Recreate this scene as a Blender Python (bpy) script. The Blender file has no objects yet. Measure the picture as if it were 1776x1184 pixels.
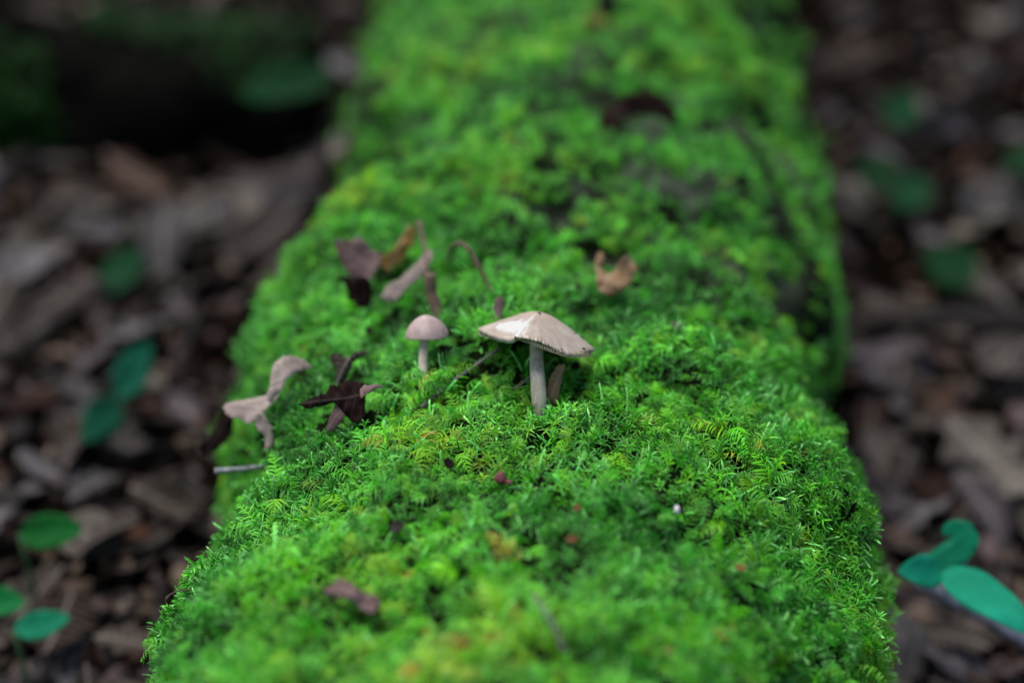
import bpy, bmesh, math, random
import numpy as np
from mathutils import Vector, Matrix
from mathutils.bvhtree import BVHTree

random.seed(7)
rng = np.random.default_rng(11)
sc = bpy.context.scene
C = sc.collection

# ------------------------------------------------------------------ camera
CAMZ = 0.50
PITCH = math.radians(25)
cam_d = bpy.data.cameras.new('camera')
cam = bpy.data.objects.new('camera', cam_d)
C.objects.link(cam)
cam.location = (0, 0, CAMZ)
cam.rotation_euler = (math.radians(90) - PITCH, 0, 0)
cam_d.lens = 50
cam_d.sensor_width = 36
cam_d.clip_start = 0.01
cam_d.clip_end = 400
cam_d.dof.use_dof = True
cam_d.dof.focus_distance = 0.474
cam_d.dof.aperture_fstop = 2.7
cam_d.dof.aperture_blades = 9
sc.camera = cam

# ------------------------------------------------------------------ light
SUN_EL, SUN_AZ = math.radians(72), math.radians(-75)     # azimuth from +Y towards +X
world = bpy.data.worlds.new('World')
sc.world = world
world.use_nodes = True
wn = world.node_tree
bg = wn.nodes['Background']
sky = wn.nodes.new('ShaderNodeTexSky')
sky.sky_type = 'NISHITA'
sky.sun_disc = False
sky.sun_elevation = SUN_EL
sky.sun_rotation = SUN_AZ
sky.air_density = 1.0
sky.dust_density = 3.0
sky.ozone_density = 1.0
wn.links.new(sky.outputs[0], bg.inputs[0])
bg.inputs[1].default_value = 0.06
sun_d = bpy.data.lights.new('sun', 'SUN')
sun = bpy.data.objects.new('sun', sun_d)
C.objects.link(sun)
sun_d.energy = 1.5
sun_d.angle = math.radians(60)
sun_d.color = (1.0, 0.96, 0.90)
sd = Vector((math.sin(SUN_AZ) * math.cos(SUN_EL), math.cos(SUN_AZ) * math.cos(SUN_EL), math.sin(SUN_EL)))
sun.rotation_euler = sd.to_track_quat('Z', 'Y').to_euler()
sun.location = (-2, -1, 4)

sc.view_settings.view_transform = 'Standard'
sc.view_settings.look = 'None'
sc.view_settings.gamma = 1
sc.view_settings.exposure = 1.42
sc.view_settings.use_curve_mapping = False
sc.render.engine = 'CYCLES'
sc.cycles.use_denoising = True
sc.cycles.max_bounces = 6
sc.cycles.diffuse_bounces = 3
sc.cycles.transparent_max_bounces = 6
sc.cycles.sample_clamp_indirect = 4

# ------------------------------------------------------------------ maths
FPX = 2467.0
ct, st = math.cos(PITCH), math.sin(PITCH)

def ray(px, py):
    a, b = (px - 888) / FPX, (592 - py) / FPX
    return Vector((a, ct + b * st, -st + b * ct))

def at(px, py, depth):
    return Vector((0, 0, CAMZ)) + ray(px, py) * depth

def vnoise(P, seed=0):
    P = np.asarray(P, float)
    i = np.floor(P).astype(np.int64)
    f = P - i
    f = f * f * (3 - 2 * f)
    def h(a, b, c):
        n = (a * 374761393 + b * 668265263 + c * 2147483647 + seed * 1274126177) & 0xFFFFFFFF
        n = ((n ^ (n >> 13)) * 1274126177) & 0xFFFFFFFF
        n = ((n ^ (n >> 16)) * 2246822519) & 0xFFFFFFFF
        return ((n ^ (n >> 15)) & 0xFFFFFF) / float(0xFFFFFF)
    x, y, z = i[..., 0], i[..., 1], i[..., 2]
    fx, fy, fz = f[..., 0], f[..., 1], f[..., 2]
    r = 0
    for a in (0, 1):
        for b in (0, 1):
            for c in (0, 1):
                w = (fx if a else 1 - fx) * (fy if b else 1 - fy) * (fz if c else 1 - fz)
                r = r + w * h(x + a, y + b, z + c)
    return r * 2 - 1

def fbm(P, sc_, seed=0, octv=3):
    P = np.asarray(P, float) * sc_
    r, a = 0, 1.0
    for k in range(octv):
        r = r + a * vnoise(P, seed + k * 17)
        P = P * 2.03 + 5.1
        a *= .5
    return r

# ------------------------------------------------------------------ object helpers
def tag(o, label=None, cat=None, group=None, kind=None):
    if label: o['label'] = label
    if cat: o['category'] = cat
    if group: o['group'] = group
    if kind: o['kind'] = kind
    return o

def thing(name, loc, label, cat, group=None):
    o = bpy.data.objects.new(name, None)
    o.empty_display_size = .01
    C.objects.link(o)
    o.location = loc
    return tag(o, label, cat, group)

def link(name, me, parent=None, mat=None):
    o = bpy.data.objects.new(name, me)
    C.objects.link(o)
    if mat and not me.materials:
        me.materials.append(mat)
    if parent:
        o.parent = parent
        o.matrix_parent_inverse = Matrix.Translation(-Vector(parent.location)) if parent.rotation_euler.x == 0 and parent.rotation_euler.y == 0 and parent.rotation_euler.z == 0 else parent.matrix_world.inverted()
    return o

def mesh(name, V, F, smooth=True, uv=None):
    me = bpy.data.meshes.new(name)
    me.from_pydata([tuple(v) for v in V], [], [tuple(f) for f in F])
    if uv is not None:
        l = me.uv_layers.new(name='UVMap')
        idx = np.empty(len(me.loops), np.int32)
        me.loops.foreach_get('vertex_index', idx)
        l.data.foreach_set('uv', np.asarray(uv, np.float32)[idx].ravel())
    if smooth:
        me.polygons.foreach_set('use_smooth', np.ones(len(me.polygons), bool))
    me.update()
    return me

def fattr(me, name, vals):
    a = me.attributes.new(name, 'FLOAT', 'POINT')
    a.data.foreach_set('value', np.asarray(vals, np.float32))

def tube_geo(pts, radii, sides=8, wob=0.0, seed=0):
    """verts, faces, uv of a capped tube along pts"""
    pts = [Vector(p) for p in pts]
    V, F, U = [], [], []
    n = len(pts)
    ref = Vector((0.31, 0.2, 0.93))
    R = random.Random(seed)
    for i, p in enumerate(pts):
        t = (pts[min(i + 1, n - 1)] - pts[max(i - 1, 0)]).normalized()
        a = t.cross(ref).normalized()
        b = t.cross(a)
        for k in range(sides):
            g = 2 * math.pi * k / sides
            rr = radii[i] * (1 + wob * (R.random() - .5))
            V.append(p + (a * math.cos(g) + b * math.sin(g)) * rr)
            U.append((k / sides, i / (n - 1)))
    for i in range(n - 1):
        for k in range(sides):
            k2 = (k + 1) % sides
            F.append((i * sides + k, i * sides + k2, (i + 1) * sides + k2, (i + 1) * sides + k))
    for e, rev in ((0, False), (n - 1, True)):
        V.append(pts[e]); U.append((.5, e / (n - 1)))
        ci = len(V) - 1
        for k in range(sides):
            k2 = (k + 1) % sides
            a, b = e * sides + k, e * sides + k2
            F.append((ci, b, a) if not rev else (ci, a, b))
    return V, F, U

def tube_mesh(name, pts, radii, sides=8, wob=0.0, seed=0):
    V, F, U = tube_geo(pts, radii, sides, wob, seed)
    return mesh(name, V, F, True, U)

def polyline(A, B, n, wob, seed=0, sag=0):
    R = random.Random(seed)
    A, B = Vector(A), Vector(B)
    L = (B - A).length
    out = []
    ph = [R.uniform(0, 6.3) for _ in range(4)]
    for i in range(n):
        t = i / (n - 1)
        w = math.sin(math.pi * t)
        o = Vector((math.sin(5 * t + ph[0]), math.sin(4 * t + ph[1]), math.sin(6 * t + ph[2]) - sag)) * wob * L * w
        out.append(A.lerp(B, t) + o)
    return out

# ------------------------------------------------------------------ materials
def newmat(name):
    m = bpy.data.materials.new(name)
    m.use_nodes = True
    nt = m.node_tree
    return m, nt, nt.nodes['Principled BSDF']

def N(nt, t, **kw):
    n = nt.nodes.new(t)
    for k, v in kw.items():
        setattr(n, k, v)
    return n

def noise_node(nt, scale, detail=5, rough=.6, coord='Object', dist=0.0):
    tc = N(nt, 'ShaderNodeTexCoord')
    n = N(nt, 'ShaderNodeTexNoise')
    n.inputs['Scale'].default_value = scale
    n.inputs['Detail'].default_value = detail
    n.inputs['Roughness'].default_value = rough
    n.inputs['Distortion'].default_value = dist
    nt.links.new(tc.outputs[coord], n.inputs['Vector'])
    return n

def ramp(nt, src, stops):
    r = N(nt, 'ShaderNodeValToRGB')
    e = r.color_ramp.elements
    while len(e) < len(stops):
        e.new(0.5)
    for k, (p, c) in enumerate(stops):
        e[k].position = p
        e[k].color = (*c, 1)
    nt.links.new(src, r.inputs[0])
    return r

def bump(nt, bs, src, strength, dist):
    b = N(nt, 'ShaderNodeBump')
    b.inputs['Strength'].default_value = strength
    b.inputs['Distance'].default_value = dist
    nt.links.new(src, b.inputs['Height'])
    nt.links.new(b.outputs[0], bs.inputs['Normal'])

def mixc(nt, fac, a, b, blend='MIX'):
    m = N(nt, 'ShaderNodeMix', data_type='RGBA', blend_type=blend)
    for v, s in ((fac, m.inputs[0]), (a, m.inputs[6]), (b, m.inputs[7])):
        if isinstance(v, (int, float)):
            s.default_value = v
        elif isinstance(v, tuple):
            s.default_value = (*v, 1)
        else:
            nt.links.new(v, s)
    return m.outputs[2]

def math_n(nt, op, a, b=0.0, c=None):
    m = N(nt, 'ShaderNodeMath', operation=op)
    for i, v in enumerate((a, b) if c is None else (a, b, c)):
        if isinstance(v, (int, float)):
            m.inputs[i].default_value = v
        else:
            nt.links.new(v, m.inputs[i])
    return m.outputs[0]

def rough_mat(name, stops, scale, rough=.85, bs_=.6, bd=.002, spec=.3, detail=6):
    m, nt, bs = newmat(name)
    n = noise_node(nt, scale, detail, .65, dist=.4)
    r = ramp(nt, n.outputs[0], stops)
    nt.links.new(r.outputs[0], bs.inputs['Base Color'])
    bs.inputs['Roughness'].default_value = rough
    bs.inputs['Specular IOR Level'].default_value = spec
    n2 = noise_node(nt, scale * 3, 5, .7)
    bump(nt, bs, n2.outputs[0], bs_, bd)
    return m

def leaf_mat(name, c1, c2, c3, rough=.7, spec=.08, trans=.12, vein=(.5, .45, .4), veinf=.35, veins=9, vary=(.7, .65)):
    """dead or living leaf: blotches, midrib and side veins from the UVs, varied per object"""
    m, nt, bs = newmat(name)
    n = noise_node(nt, 60, 5, .65, dist=.6)
    col = ramp(nt, n.outputs[0], [(.28, c1), (.52, c2), (.75, c3)]).outputs[0]
    oi = N(nt, 'ShaderNodeObjectInfo')
    hs = N(nt, 'ShaderNodeHueSaturation')
    nt.links.new(math_n(nt, 'MULTIPLY_ADD', oi.outputs['Random'], vary[0], vary[1]), hs.inputs['Value'])
    nt.links.new(math_n(nt, 'MULTIPLY_ADD', oi.outputs['Random'], .03, .485), hs.inputs['Hue'])
    nt.links.new(col, hs.inputs['Color'])
    uvn = N(nt, 'ShaderNodeUVMap')
    sx = N(nt, 'ShaderNodeSeparateXYZ')
    nt.links.new(uvn.outputs[0], sx.inputs[0])
    av = math_n(nt, 'ABSOLUTE', math_n(nt, 'SUBTRACT', sx.outputs[1], .5))
    mid = math_n(nt, 'SUBTRACT', 1.0, math_n(nt, 'MULTIPLY', av, 28.0))
    mid = math_n(nt, 'MAXIMUM', mid, 0.0)
    w = math_n(nt, 'FRACT', math_n(nt, 'MULTIPLY_ADD', sx.outputs[0], float(veins), math_n(nt, 'MULTIPLY', av, -3.0)))
    w = math_n(nt, 'ABSOLUTE', math_n(nt, 'SUBTRACT', w, .5))
    w = math_n(nt, 'MAXIMUM', math_n(nt, 'SUBTRACT', 1.0, math_n(nt, 'MULTIPLY', w, 9.0)), 0.0)
    vv = math_n(nt, 'MAXIMUM', mid, math_n(nt, 'MULTIPLY', w, .6))
    c = mixc(nt, math_n(nt, 'MULTIPLY', vv, veinf), hs.outputs[0], vein)
    nt.links.new(c, bs.inputs['Base Color'])
    bs.inputs['Roughness'].default_value = rough
    bs.inputs['Specular IOR Level'].default_value = spec
    n2 = noise_node(nt, 260, 4, .7)
    h = math_n(nt, 'ADD', math_n(nt, 'MULTIPLY', vv, .8), math_n(nt, 'MULTIPLY', n2.outputs[0], .6))
    bump(nt, bs, h, .5, .0006)
    if trans > 0:
        tr = N(nt, 'ShaderNodeBsdfTranslucent')
        nt.links.new(c, tr.inputs[0])
        mx = N(nt, 'ShaderNodeMixShader')
        mx.inputs[0].default_value = trans
        out = nt.nodes['Material Output']
        nt.links.new(bs.outputs[0], mx.inputs[1])
        nt.links.new(tr.outputs[0], mx.inputs[2])
        nt.links.new(mx.outputs[0], out.inputs[0])
    return m

M = {}
M['soil'] = rough_mat('dark_soil', [(.3, (.002, .0015, .001)), (.55, (.006, .0045, .0035)), (.8, (.02, .015, .012))], 45, 1.0, .9, .006, spec=0.0)
M['bark'] = rough_mat('mossy_bark', [(.25, (.002, .004, .001)), (.5, (.005, .009, .003)), (.72, (.014, .018, .008)), (.9, (.06, .065, .05))], 40, 1.0, .9, .004, spec=0.0)
M['lichen_bark'] = rough_mat('lichen_bark', [(.3, (.004, .006, .003)), (.5, (.015, .02, .012)), (.64, (.06, .075, .055)), (.85, (.16, .18, .15))], 35, 1.0, .9, .004, spec=0.0)
M['shade_bark'] = rough_mat('shade_painted_bark', [(.3, (.002, .002, .002)), (.6, (.006, .006, .005)), (.9, (.018, .017, .014))], 30, 1.0, .9, .006, spec=0.0)  # rotting log bark: near black, the shade it lies in painted into the colour
M['twig'] = rough_mat('grey_twig_bark', [(.3, (.06, .055, .055)), (.55, (.16, .15, .15)), (.8, (.32, .31, .31))], 600, .8, .8, .0006)
M['lichen_twig'] = rough_mat('lichen_twig_bark', [(.32, (.03, .033, .035)), (.5, (.2, .22, .23)), (.75, (.42, .45, .46))], 420, .85, 1.0, .0008)
M['brown_stalk'] = rough_mat('brown_stalk', [(.3, (.06, .036, .025)), (.55, (.13, .085, .062)), (.8, (.22, .15, .115))], 250, .7, .5, .0005)
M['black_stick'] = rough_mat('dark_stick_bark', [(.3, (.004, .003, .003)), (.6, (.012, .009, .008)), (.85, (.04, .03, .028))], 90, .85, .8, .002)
M['blue_stick'] = rough_mat('bluish_grey_stick_bark', [(.3, (.04, .05, .07)), (.55, (.13, .15, .20)), (.8, (.28, .30, .37))], 160, .7, .8, .001)
M['l_brown'] = leaf_mat('brown_leaf', (.012, .009, .008), (.027, .020, .017), (.055, .042, .037), vary=(1.1, .28))
M['l_tan'] = leaf_mat('tan_leaf', (.045, .038, .032), (.085, .074, .064), (.15, .132, .115), vary=(1.1, .28))
M['l_russet'] = leaf_mat('russet_leaf', (.022, .011, .008), (.05, .027, .018), (.09, .052, .036), vary=(1.1, .28))
M['l_grey'] = leaf_mat('greyish_leaf', (.034, .033, .036), (.066, .064, .068), (.13, .125, .13), vary=(1.1, .28))
M['l_mauve'] = leaf_mat('mauve_leaf', (.027, .022, .027), (.054, .045, .052), (.11, .092, .10), vary=(1.1, .28))
M['l_dark'] = leaf_mat('dark_leaf', (.004, .0015, .0015), (.010, .0035, .003), (.022, .009, .007), trans=.03, veinf=.05, spec=.06)
M['l_gold'] = leaf_mat('golden_tan_leaf', (.22, .13, .05), (.38, .27, .14), (.52, .42, .28))
M['l_plum'] = leaf_mat('plum_brown_leaf', (.09, .055, .052), (.17, .115, .11), (.26, .19, .18), veinf=.15)
M['l_pale'] = leaf_mat('pale_leaf', (.20, .15, .13), (.31, .25, .23), (.40, .34, .32), veinf=.15)
M['l_orange'] = leaf_mat('orange_leaf', (.11, .05, .014), (.19, .095, .030), (.26, .145, .06))
M['g_teal'] = leaf_mat('teal_green_leaf', (.004, .15, .075), (.006, .20, .105), (.012, .25, .14), rough=.6, trans=.25, vein=(.03, .30, .19), veinf=.3)
M['g_green'] = leaf_mat('green_leaf', (.004, .10, .020), (.006, .14, .032), (.012, .18, .045), rough=.6, trans=.25, vein=(.03, .22, .09), veinf=.3)
M['g_deep'] = leaf_mat('deep_green_leaf', (.003, .028, .008), (.005, .045, .014), (.008, .065, .022), rough=.65, trans=.2, vein=(.03, .14, .06), veinf=.3)
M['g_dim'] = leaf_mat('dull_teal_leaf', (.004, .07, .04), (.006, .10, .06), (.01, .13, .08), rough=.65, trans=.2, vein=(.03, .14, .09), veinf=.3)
M['g_stem'] = rough_mat('seedling_stem', [(.3, (.03, .08, .03)), (.7, (.07, .14, .06))], 200, .5, .2, .0004)

# moss: colour of each shoot comes with the shoot
def moss_mat():
    m, nt, bs = newmat('moss')
    a = N(nt, 'ShaderNodeAttribute', attribute_type='INSTANCER', attribute_name='tint')
    v = N(nt, 'ShaderNodeAttribute', attribute_type='INSTANCER', attribute_name='val')
    tp = N(nt, 'ShaderNodeAttribute', attribute_type='GEOMETRY', attribute_name='tip')
    r = ramp(nt, a.outputs['Fac'], [(0.0, (.005, .12, .002)), (.25, (.026, .27, .002)), (.55, (.085, .37, .003)), (.82, (.20, .36, .005)), (1.0, (.28, .17, .010))])
    tipc = mixc(nt, .75, r.outputs[0], (.30, .62, .25))  # naturally pale tips, lightened further to paint in wet glints
    t2 = math_n(nt, 'POWER', tp.outputs['Fac'], 1.15)
    pale = N(nt, 'ShaderNodeAttribute', attribute_type='INSTANCER', attribute_name='pale')
    f = math_n(nt, 'MULTIPLY', t2, pale.outputs['Fac'])
    c = mixc(nt, f, r.outputs[0], tipc)
    hs = N(nt, 'ShaderNodeHueSaturation')
    nt.links.new(v.outputs['Fac'], hs.inputs['Value'])
    nt.links.new(c, hs.inputs['Color'])
    nt.links.new(hs.outputs[0], bs.inputs['Base Color'])
    bs.inputs['Roughness'].default_value = .45
    bs.inputs['Specular IOR Level'].default_value = .16
    tr = N(nt, 'ShaderNodeBsdfTranslucent')
    nt.links.new(hs.outputs[0], tr.inputs[0])
    mx = N(nt, 'ShaderNodeMixShader')
    mx.inputs[0].default_value = .16
    nt.links.new(bs.outputs[0], mx.inputs[1])
    nt.links.new(tr.outputs[0], mx.inputs[2])
    nt.links.new(mx.outputs[0], nt.nodes['Material Output'].inputs[0])
    return m
M['moss'] = moss_mat()

# ------------------------------------------------------------------ ground
SL = math.tan(math.radians(8))
def ground_z(x, y):
    x = np.asarray(x, float); y = np.asarray(y, float)
    yy = np.where(y < 4, y, 4 + (y - 4) * .15)
    yy = np.where(y < -1.5, -1.5 + (y + 1.5) * .1, yy)
    base = CAMZ - .4776 + SL * yy
    P = np.stack([x, y, np.zeros_like(x)], -1)
    near = np.exp(-((x ** 2 + (y - .8) ** 2) / 9.0))
    return base + (.012 * fbm(P, 9, 3, 3) + .018 * fbm(P, 2.2, 5, 2)) * (0.25 + .75 * near)

def axis_pts(fine, coarse):
    return np.array(sorted(set(np.round(np.concatenate([fine, coarse]), 4))))
gx = axis_pts(np.linspace(-1.4, 1.4, 190), np.concatenate([-np.geomspace(1.5, 250, 26), np.geomspace(1.5, 250, 26)]))
gy = axis_pts(np.linspace(-.3, 2.4, 190), np.concatenate([-np.geomspace(.5, 250, 24), np.geomspace(2.5, 250, 26)]))
GX, GY = np.meshgrid(gx, gy, indexing='ij')
GZ = ground_z(GX, GY)
V = np.stack([GX, GY, GZ], -1).reshape(-1, 3)
nx, ny = len(gx), len(gy)
I, J = np.meshgrid(np.arange(nx - 1), np.arange(ny - 1), indexing='ij')
F = np.stack([I * ny + J, (I + 1) * ny + J, (I + 1) * ny + J + 1, I * ny + J + 1], -1).reshape(-1, 4)
o = link('forest_floor', mesh('forest_floor', V.tolist(), F.tolist()), None, M['soil'])
tag(o, 'dark damp soil of the forest floor under the leaf litter', 'ground', kind='structure')

ground_bvh = BVHTree.FromPolygons(V.tolist(), F.tolist())

def on_ground(px, py):
    hit = ground_bvh.ray_cast(Vector((0, 0, CAMZ)), ray(px, py).normalized())[0]
    return hit if hit is not None else at(px, py, 1.6)

# ------------------------------------------------------------------ the mossy log: two overlapping lengths of trunk
def ztop(y):
    return CAMZ - .2265 + (y - .435) * SL
TUBES = [
    dict(y=[-.35, .10, .26, .32, .38, .44, .50, .56, .62, .67],
         l=[-.150, -.1251, -.1227, -.1202, -.1178, -.1082, -.1077, -.127, -.0815, -.036],
         r=[.060, .0625, .0738, .0953, .1171, .1393, .1325, .1117, .0824, .0531],
         b=[.10, .10, .10, .10, .10, .10, .10, .09, .08, .05],
         z=[0, 0, 0, 0, 0, 0, 0, .002, .004, -.03], r0=.2),
    dict(y=[.40, .48, .56, .64, .74, .86, 1.0, 1.3, 2.2],
         l=[-.060, -.063, -.067, -.073, -.083, -.099, -.0994, -.10, -.10],
         r=[.0796, .1069, .1338, .1579, .1738, .1796, .1984, .22, .24],
         b=[.09, .10, .11, .115, .12, .12, .12, .12, .12],
         z=[-.06, -.03, 0.0, .012, .008, .004, 0, 0, 0], r0=.45),
]
EX = .85
def spow(v, e):
    return np.sign(v) * np.abs(v) ** e
def smooth_interp(y, ky, kv):
    w = .018
    return sum(np.interp(y + d * w, ky, kv) * g for d, g in ((-1, .25), (-.5, .25), (.5, .25), (1, .25)))
def tube_par(T, y):
    return [smooth_interp(y, T['y'], T[k]) for k in 'lrbz']
def tube_raw(T, y, ph):
    L, R, b, zo = tube_par(T, y)
    x = (L + R) / 2 + (R - L) / 2 * spow(np.cos(ph), EX)
    z = ztop(y) + zo - b + b * spow(np.sin(ph), EX)
    return np.stack([x, y + 0 * x, z], -1)
DENTS = [((.015, .575), .011, .014), ((.072, .560), .014, .011), ((.050, .600), .014, .006), ((-.008, .452), .006, .006), ((.012, .452), .006, .004),
         ((.088, .500), .016, .009), ((-.012, .400), .006, .005), ((.055, .375), .008, .005), ((-.075, .435), .010, .006), ((.128, .515), .013, .012), ((.120, .57), .012, .010), ((-.02, .66), .016, .006), ((.09, .70), .02, .008), ((.03, .50), .012, .004)]
def tube_pt(T, y, ph, lift=0.0, bumps=True):
    y = np.asarray(y, float); ph = np.asarray(ph, float)
    p = tube_raw(T, y, ph)
    e = 1e-3
    dy = tube_raw(T, y + e, ph) - p
    dp = tube_raw(T, y, ph + e) - p
    n = np.cross(dp, dy)
    n = -n / (np.linalg.norm(n, axis=-1, keepdims=True) + 1e-12)
    cen = p.copy(); L, R, b, zo = tube_par(T, y)
    cen[..., 0] = (L + R) / 2; cen[..., 2] = ztop(y) + zo - b
    s = np.sign(np.sum((p - cen) * n, -1, keepdims=True)); n = n * np.where(s == 0, 1, s)
    if bumps:
        d = (.0075 * fbm(p, 28, 9, 3) if T['r0'] < .3 else .0075 * fbm(p, 28, 9, 3) + .009 * fbm(p, 13, 14, 2)) + .0045 * fbm(p, 80, 21, 2)
        for (dx, dyy), sg, am in DENTS:
            d = d - am * np.exp(-(((p[..., 0] - dx) ** 2 + (p[..., 1] - dyy) ** 2) / (sg * sg))) * (n[..., 2] > 0)
        p = p + n * d[..., None]
    return p + n * lift, n
def inside(T, p, k=.985):
    y = p[..., 1]
    L, R, b, zo = tube_par(T, y)
    X = np.abs((p[..., 0] - (L + R) / 2) / ((R - L) / 2)) ** (2 / EX)
    Z = np.abs((p[..., 2] - (ztop(y) + zo - b)) / b) ** (2 / EX)
    return (X + Z < k) & (y > T['y'][0] + .01) & (y < T['y'][-1] - .015)

log = thing('fallen_log', (0.02, .6, float(ground_z(.02, .6))), 'thick fallen log covered in bright green moss, mushrooms growing on it', 'log')
CV, CF = [], []          # moss canopy for ray casts
for T, y0, y1, n in ((TUBES[0], -.35, .67, 330), (TUBES[1], .40, 2.2, 420)):
    ys = np.linspace(y0, y1, n)[:, None]; m = 96
    ph = np.linspace(0, 2 * math.pi, m, endpoint=False)[None]
    P, nn = tube_pt(T, ys + 0 * ph, ph + 0 * ys)
    for lift, tgt in ((0, None), (.005, 'c')):
        Q = (P + nn * lift).reshape(-1, 3)
        I, J = np.meshgrid(np.arange(n - 1), np.arange(m), indexing='ij')
        J2 = (J + 1) % m
        F = np.stack([I * m + J, I * m + J2, (I + 1) * m + J2, (I + 1) * m + J], -1).reshape(-1, 4)
        if tgt:
            off = len(CV)
            CV += Q.tolist(); CF += (F + off).tolist()
        else:
            V = Q.tolist(); F = F.tolist()
            for e, rev in ((0, 1), (n - 1, 0)):
                V.append(P[e].mean(0).tolist())
                for k in range(m):
                    a, b = e * m + k, e * m + (k + 1) % m
                    F.append((len(V) - 1, b, a) if rev else (len(V) - 1, a, b))
            link('trunk', mesh('trunk', V, F), log, M['bark'] if T['r0'] < .3 else M['lichen_bark'])
canopy = BVHTree.FromPolygons(CV, CF)

def on_log(px, py, lift=0.0):
    hit, nrm, _, _ = canopy.ray_cast(Vector((0, 0, CAMZ)), ray(px, py).normalized())
    if hit is None:
        return on_ground(px, py), Vector((0, 0, 1))
    if nrm.dot(ray(px, py)) > 0: nrm = -nrm
    return hit + nrm * lift, nrm

# ------------------------------------------------------------------ moss shoots
def strip(V, F, T, base, d0, side, length, width, curl, up, n=4, fold=.35, t0=0.0):
    """one thin folded leaflet: starts along d0, bends by curl about `side`"""
    p = np.array(base, float); d = np.array(d0, float); d /= np.linalg.norm(d)
    s = np.array(side, float); s = s - d * s.dot(d); s /= np.linalg.norm(s) + 1e-9
    i0 = len(V)
    step = length / n
    for k in range(n + 1):
        t = k / n
        nrm = np.cross(s, d)
        w = width * (.55 + .9 * t) * (1 - t) ** .8 + width * .06
        V.append(p + s * w - nrm * w * fold); V.append(p + nrm * 0); V.append(p - s * w - nrm * w * fold)
        T += [t0 + (1 - t0) * t] * 3
        a = curl / n
        c_, s_ = math.cos(a), math.sin(a)
        d = d * c_ + np.cross(s, d) * s_ + s * s.dot(d) * (1 - c_)
        p = p + d * step
    for k in range(n):
        a = i0 + k * 3
        F.append((a, a + 1, a + 4, a + 3)); F.append((a + 1, a + 2, a + 5, a + 4))

def moss_star(R):
    V, F, T = [], [], []
    n = R.randint(17, 24)
    h = R.uniform(.004, .007)
    for k in range(n):
        t = k / (n - 1)
        az = k * 2.39996 + R.uniform(-.3, .3)
        el = math.radians(-5 + 85 * t ** 1.3 + R.uniform(-12, 12))
        z = -.003 + (h + .003) * t
        d = (math.cos(az) * math.cos(el), math.sin(az) * math.cos(el), math.sin(el))
        sd_ = (-math.sin(az), math.cos(az), 0)
        strip(V, F, T, (0, 0, z), d, sd_, R.uniform(.0040, .0066) * (1.1 - .45 * t), R.uniform(.00036, .00056), R.uniform(.7, 1.7), None, 4, .4, .05)
    return V, F, T

def moss_frond(R):
    V, F, T = [], [], []
    L = R.uniform(.012, .017)
    n = 11
    a = math.radians(R.uniform(65, 80)); k = math.radians(R.uniform(95, 135)) / n
    p = np.array([0, 0, -.003]); roll = R.uniform(-.3, .3)
    pts = []
    for i in range(n + 1):
        d = np.array([math.cos(a), roll * .2, math.sin(a)])
        pts.append((p.copy(), d))
        p = p + d * L / n
        a -= k
    strip(V, F, T, pts[0][0], pts[0][1], (0, 1, 0), L, .00034, k * n, None, 8, .4, .0)
    for i in range(2, n + 1):
        q, d = pts[i]
        t = i / n
        bl = .0062 * (math.sin(math.pi * (t * .86 + .10)) ** .8) * R.uniform(.75, 1.1)
        for s in (-1, 1):
            out = np.array([0, s, 0])
            nrm = np.cross(d, out) * s
            dd = out * R.uniform(.6, 1.0) + d * R.uniform(.4, .95) + np.array([0, 0, R.uniform(.05, .45)])
            sid = np.cross(dd, (0, 0, 1.0)) * 1.0
            strip(V, F, T, q, dd, -sid if np.cross(-sid, dd)[2] < 0 else sid, bl, R.uniform(.00030, .00046), R.uniform(.7, 1.8), None, 4, .4, .15)
    return V, F, T

def moss_finger(R):
    """short upright shoot wrapped in tiny overlapping leaves, pale at the tip"""
    V, F, T = [], [], []
    L = R.uniform(.006, .009)
    lean = R.uniform(.5, 1.3)
    n = 26
    for k in range(n):
        t = k / (n - 1)
        a = lean * t
        c = np.array([math.sin(a) * L * t * .6, 0, -.003 + (L + .003) * t * math.cos(a * .5)])
        ax = np.array([math.sin(a), 0, math.cos(a)])
        az = k * 2.39996
        out = np.array([math.cos(az), math.sin(az), 0])
        o_ = .35 - .2 * t
        d = ax * 1.0 + out * o_ * 1.6
        sd_ = np.cross(ax, out)
        strip(V, F, T, c + out * .0002 * (1 - t), d, sd_, R.uniform(.0022, .0032) * (1 - .25 * t), R.uniform(.00055, .00075) * (1 - .3 * t), -.5 + R.uniform(-.2, .5), None, 2, .5, .25 + .5 * t)
    return V, F, T

PROTO = {0: [], 1: [], 2: []}
for kind, fn, cnt in ((0, moss_star, 6), (1, moss_frond, 6), (2, moss_finger, 5)):
    for i in range(cnt):
        V, F, T = fn(random.Random(100 + kind * 20 + i))
        me = mesh('moss_shoot', V, F)
        fattr(me, 'tip', T)
        me.materials.append(M['moss'])
        PROTO[kind].append(bpy.data.objects.new('moss_shoot', me))      # never linked to the scene

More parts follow.
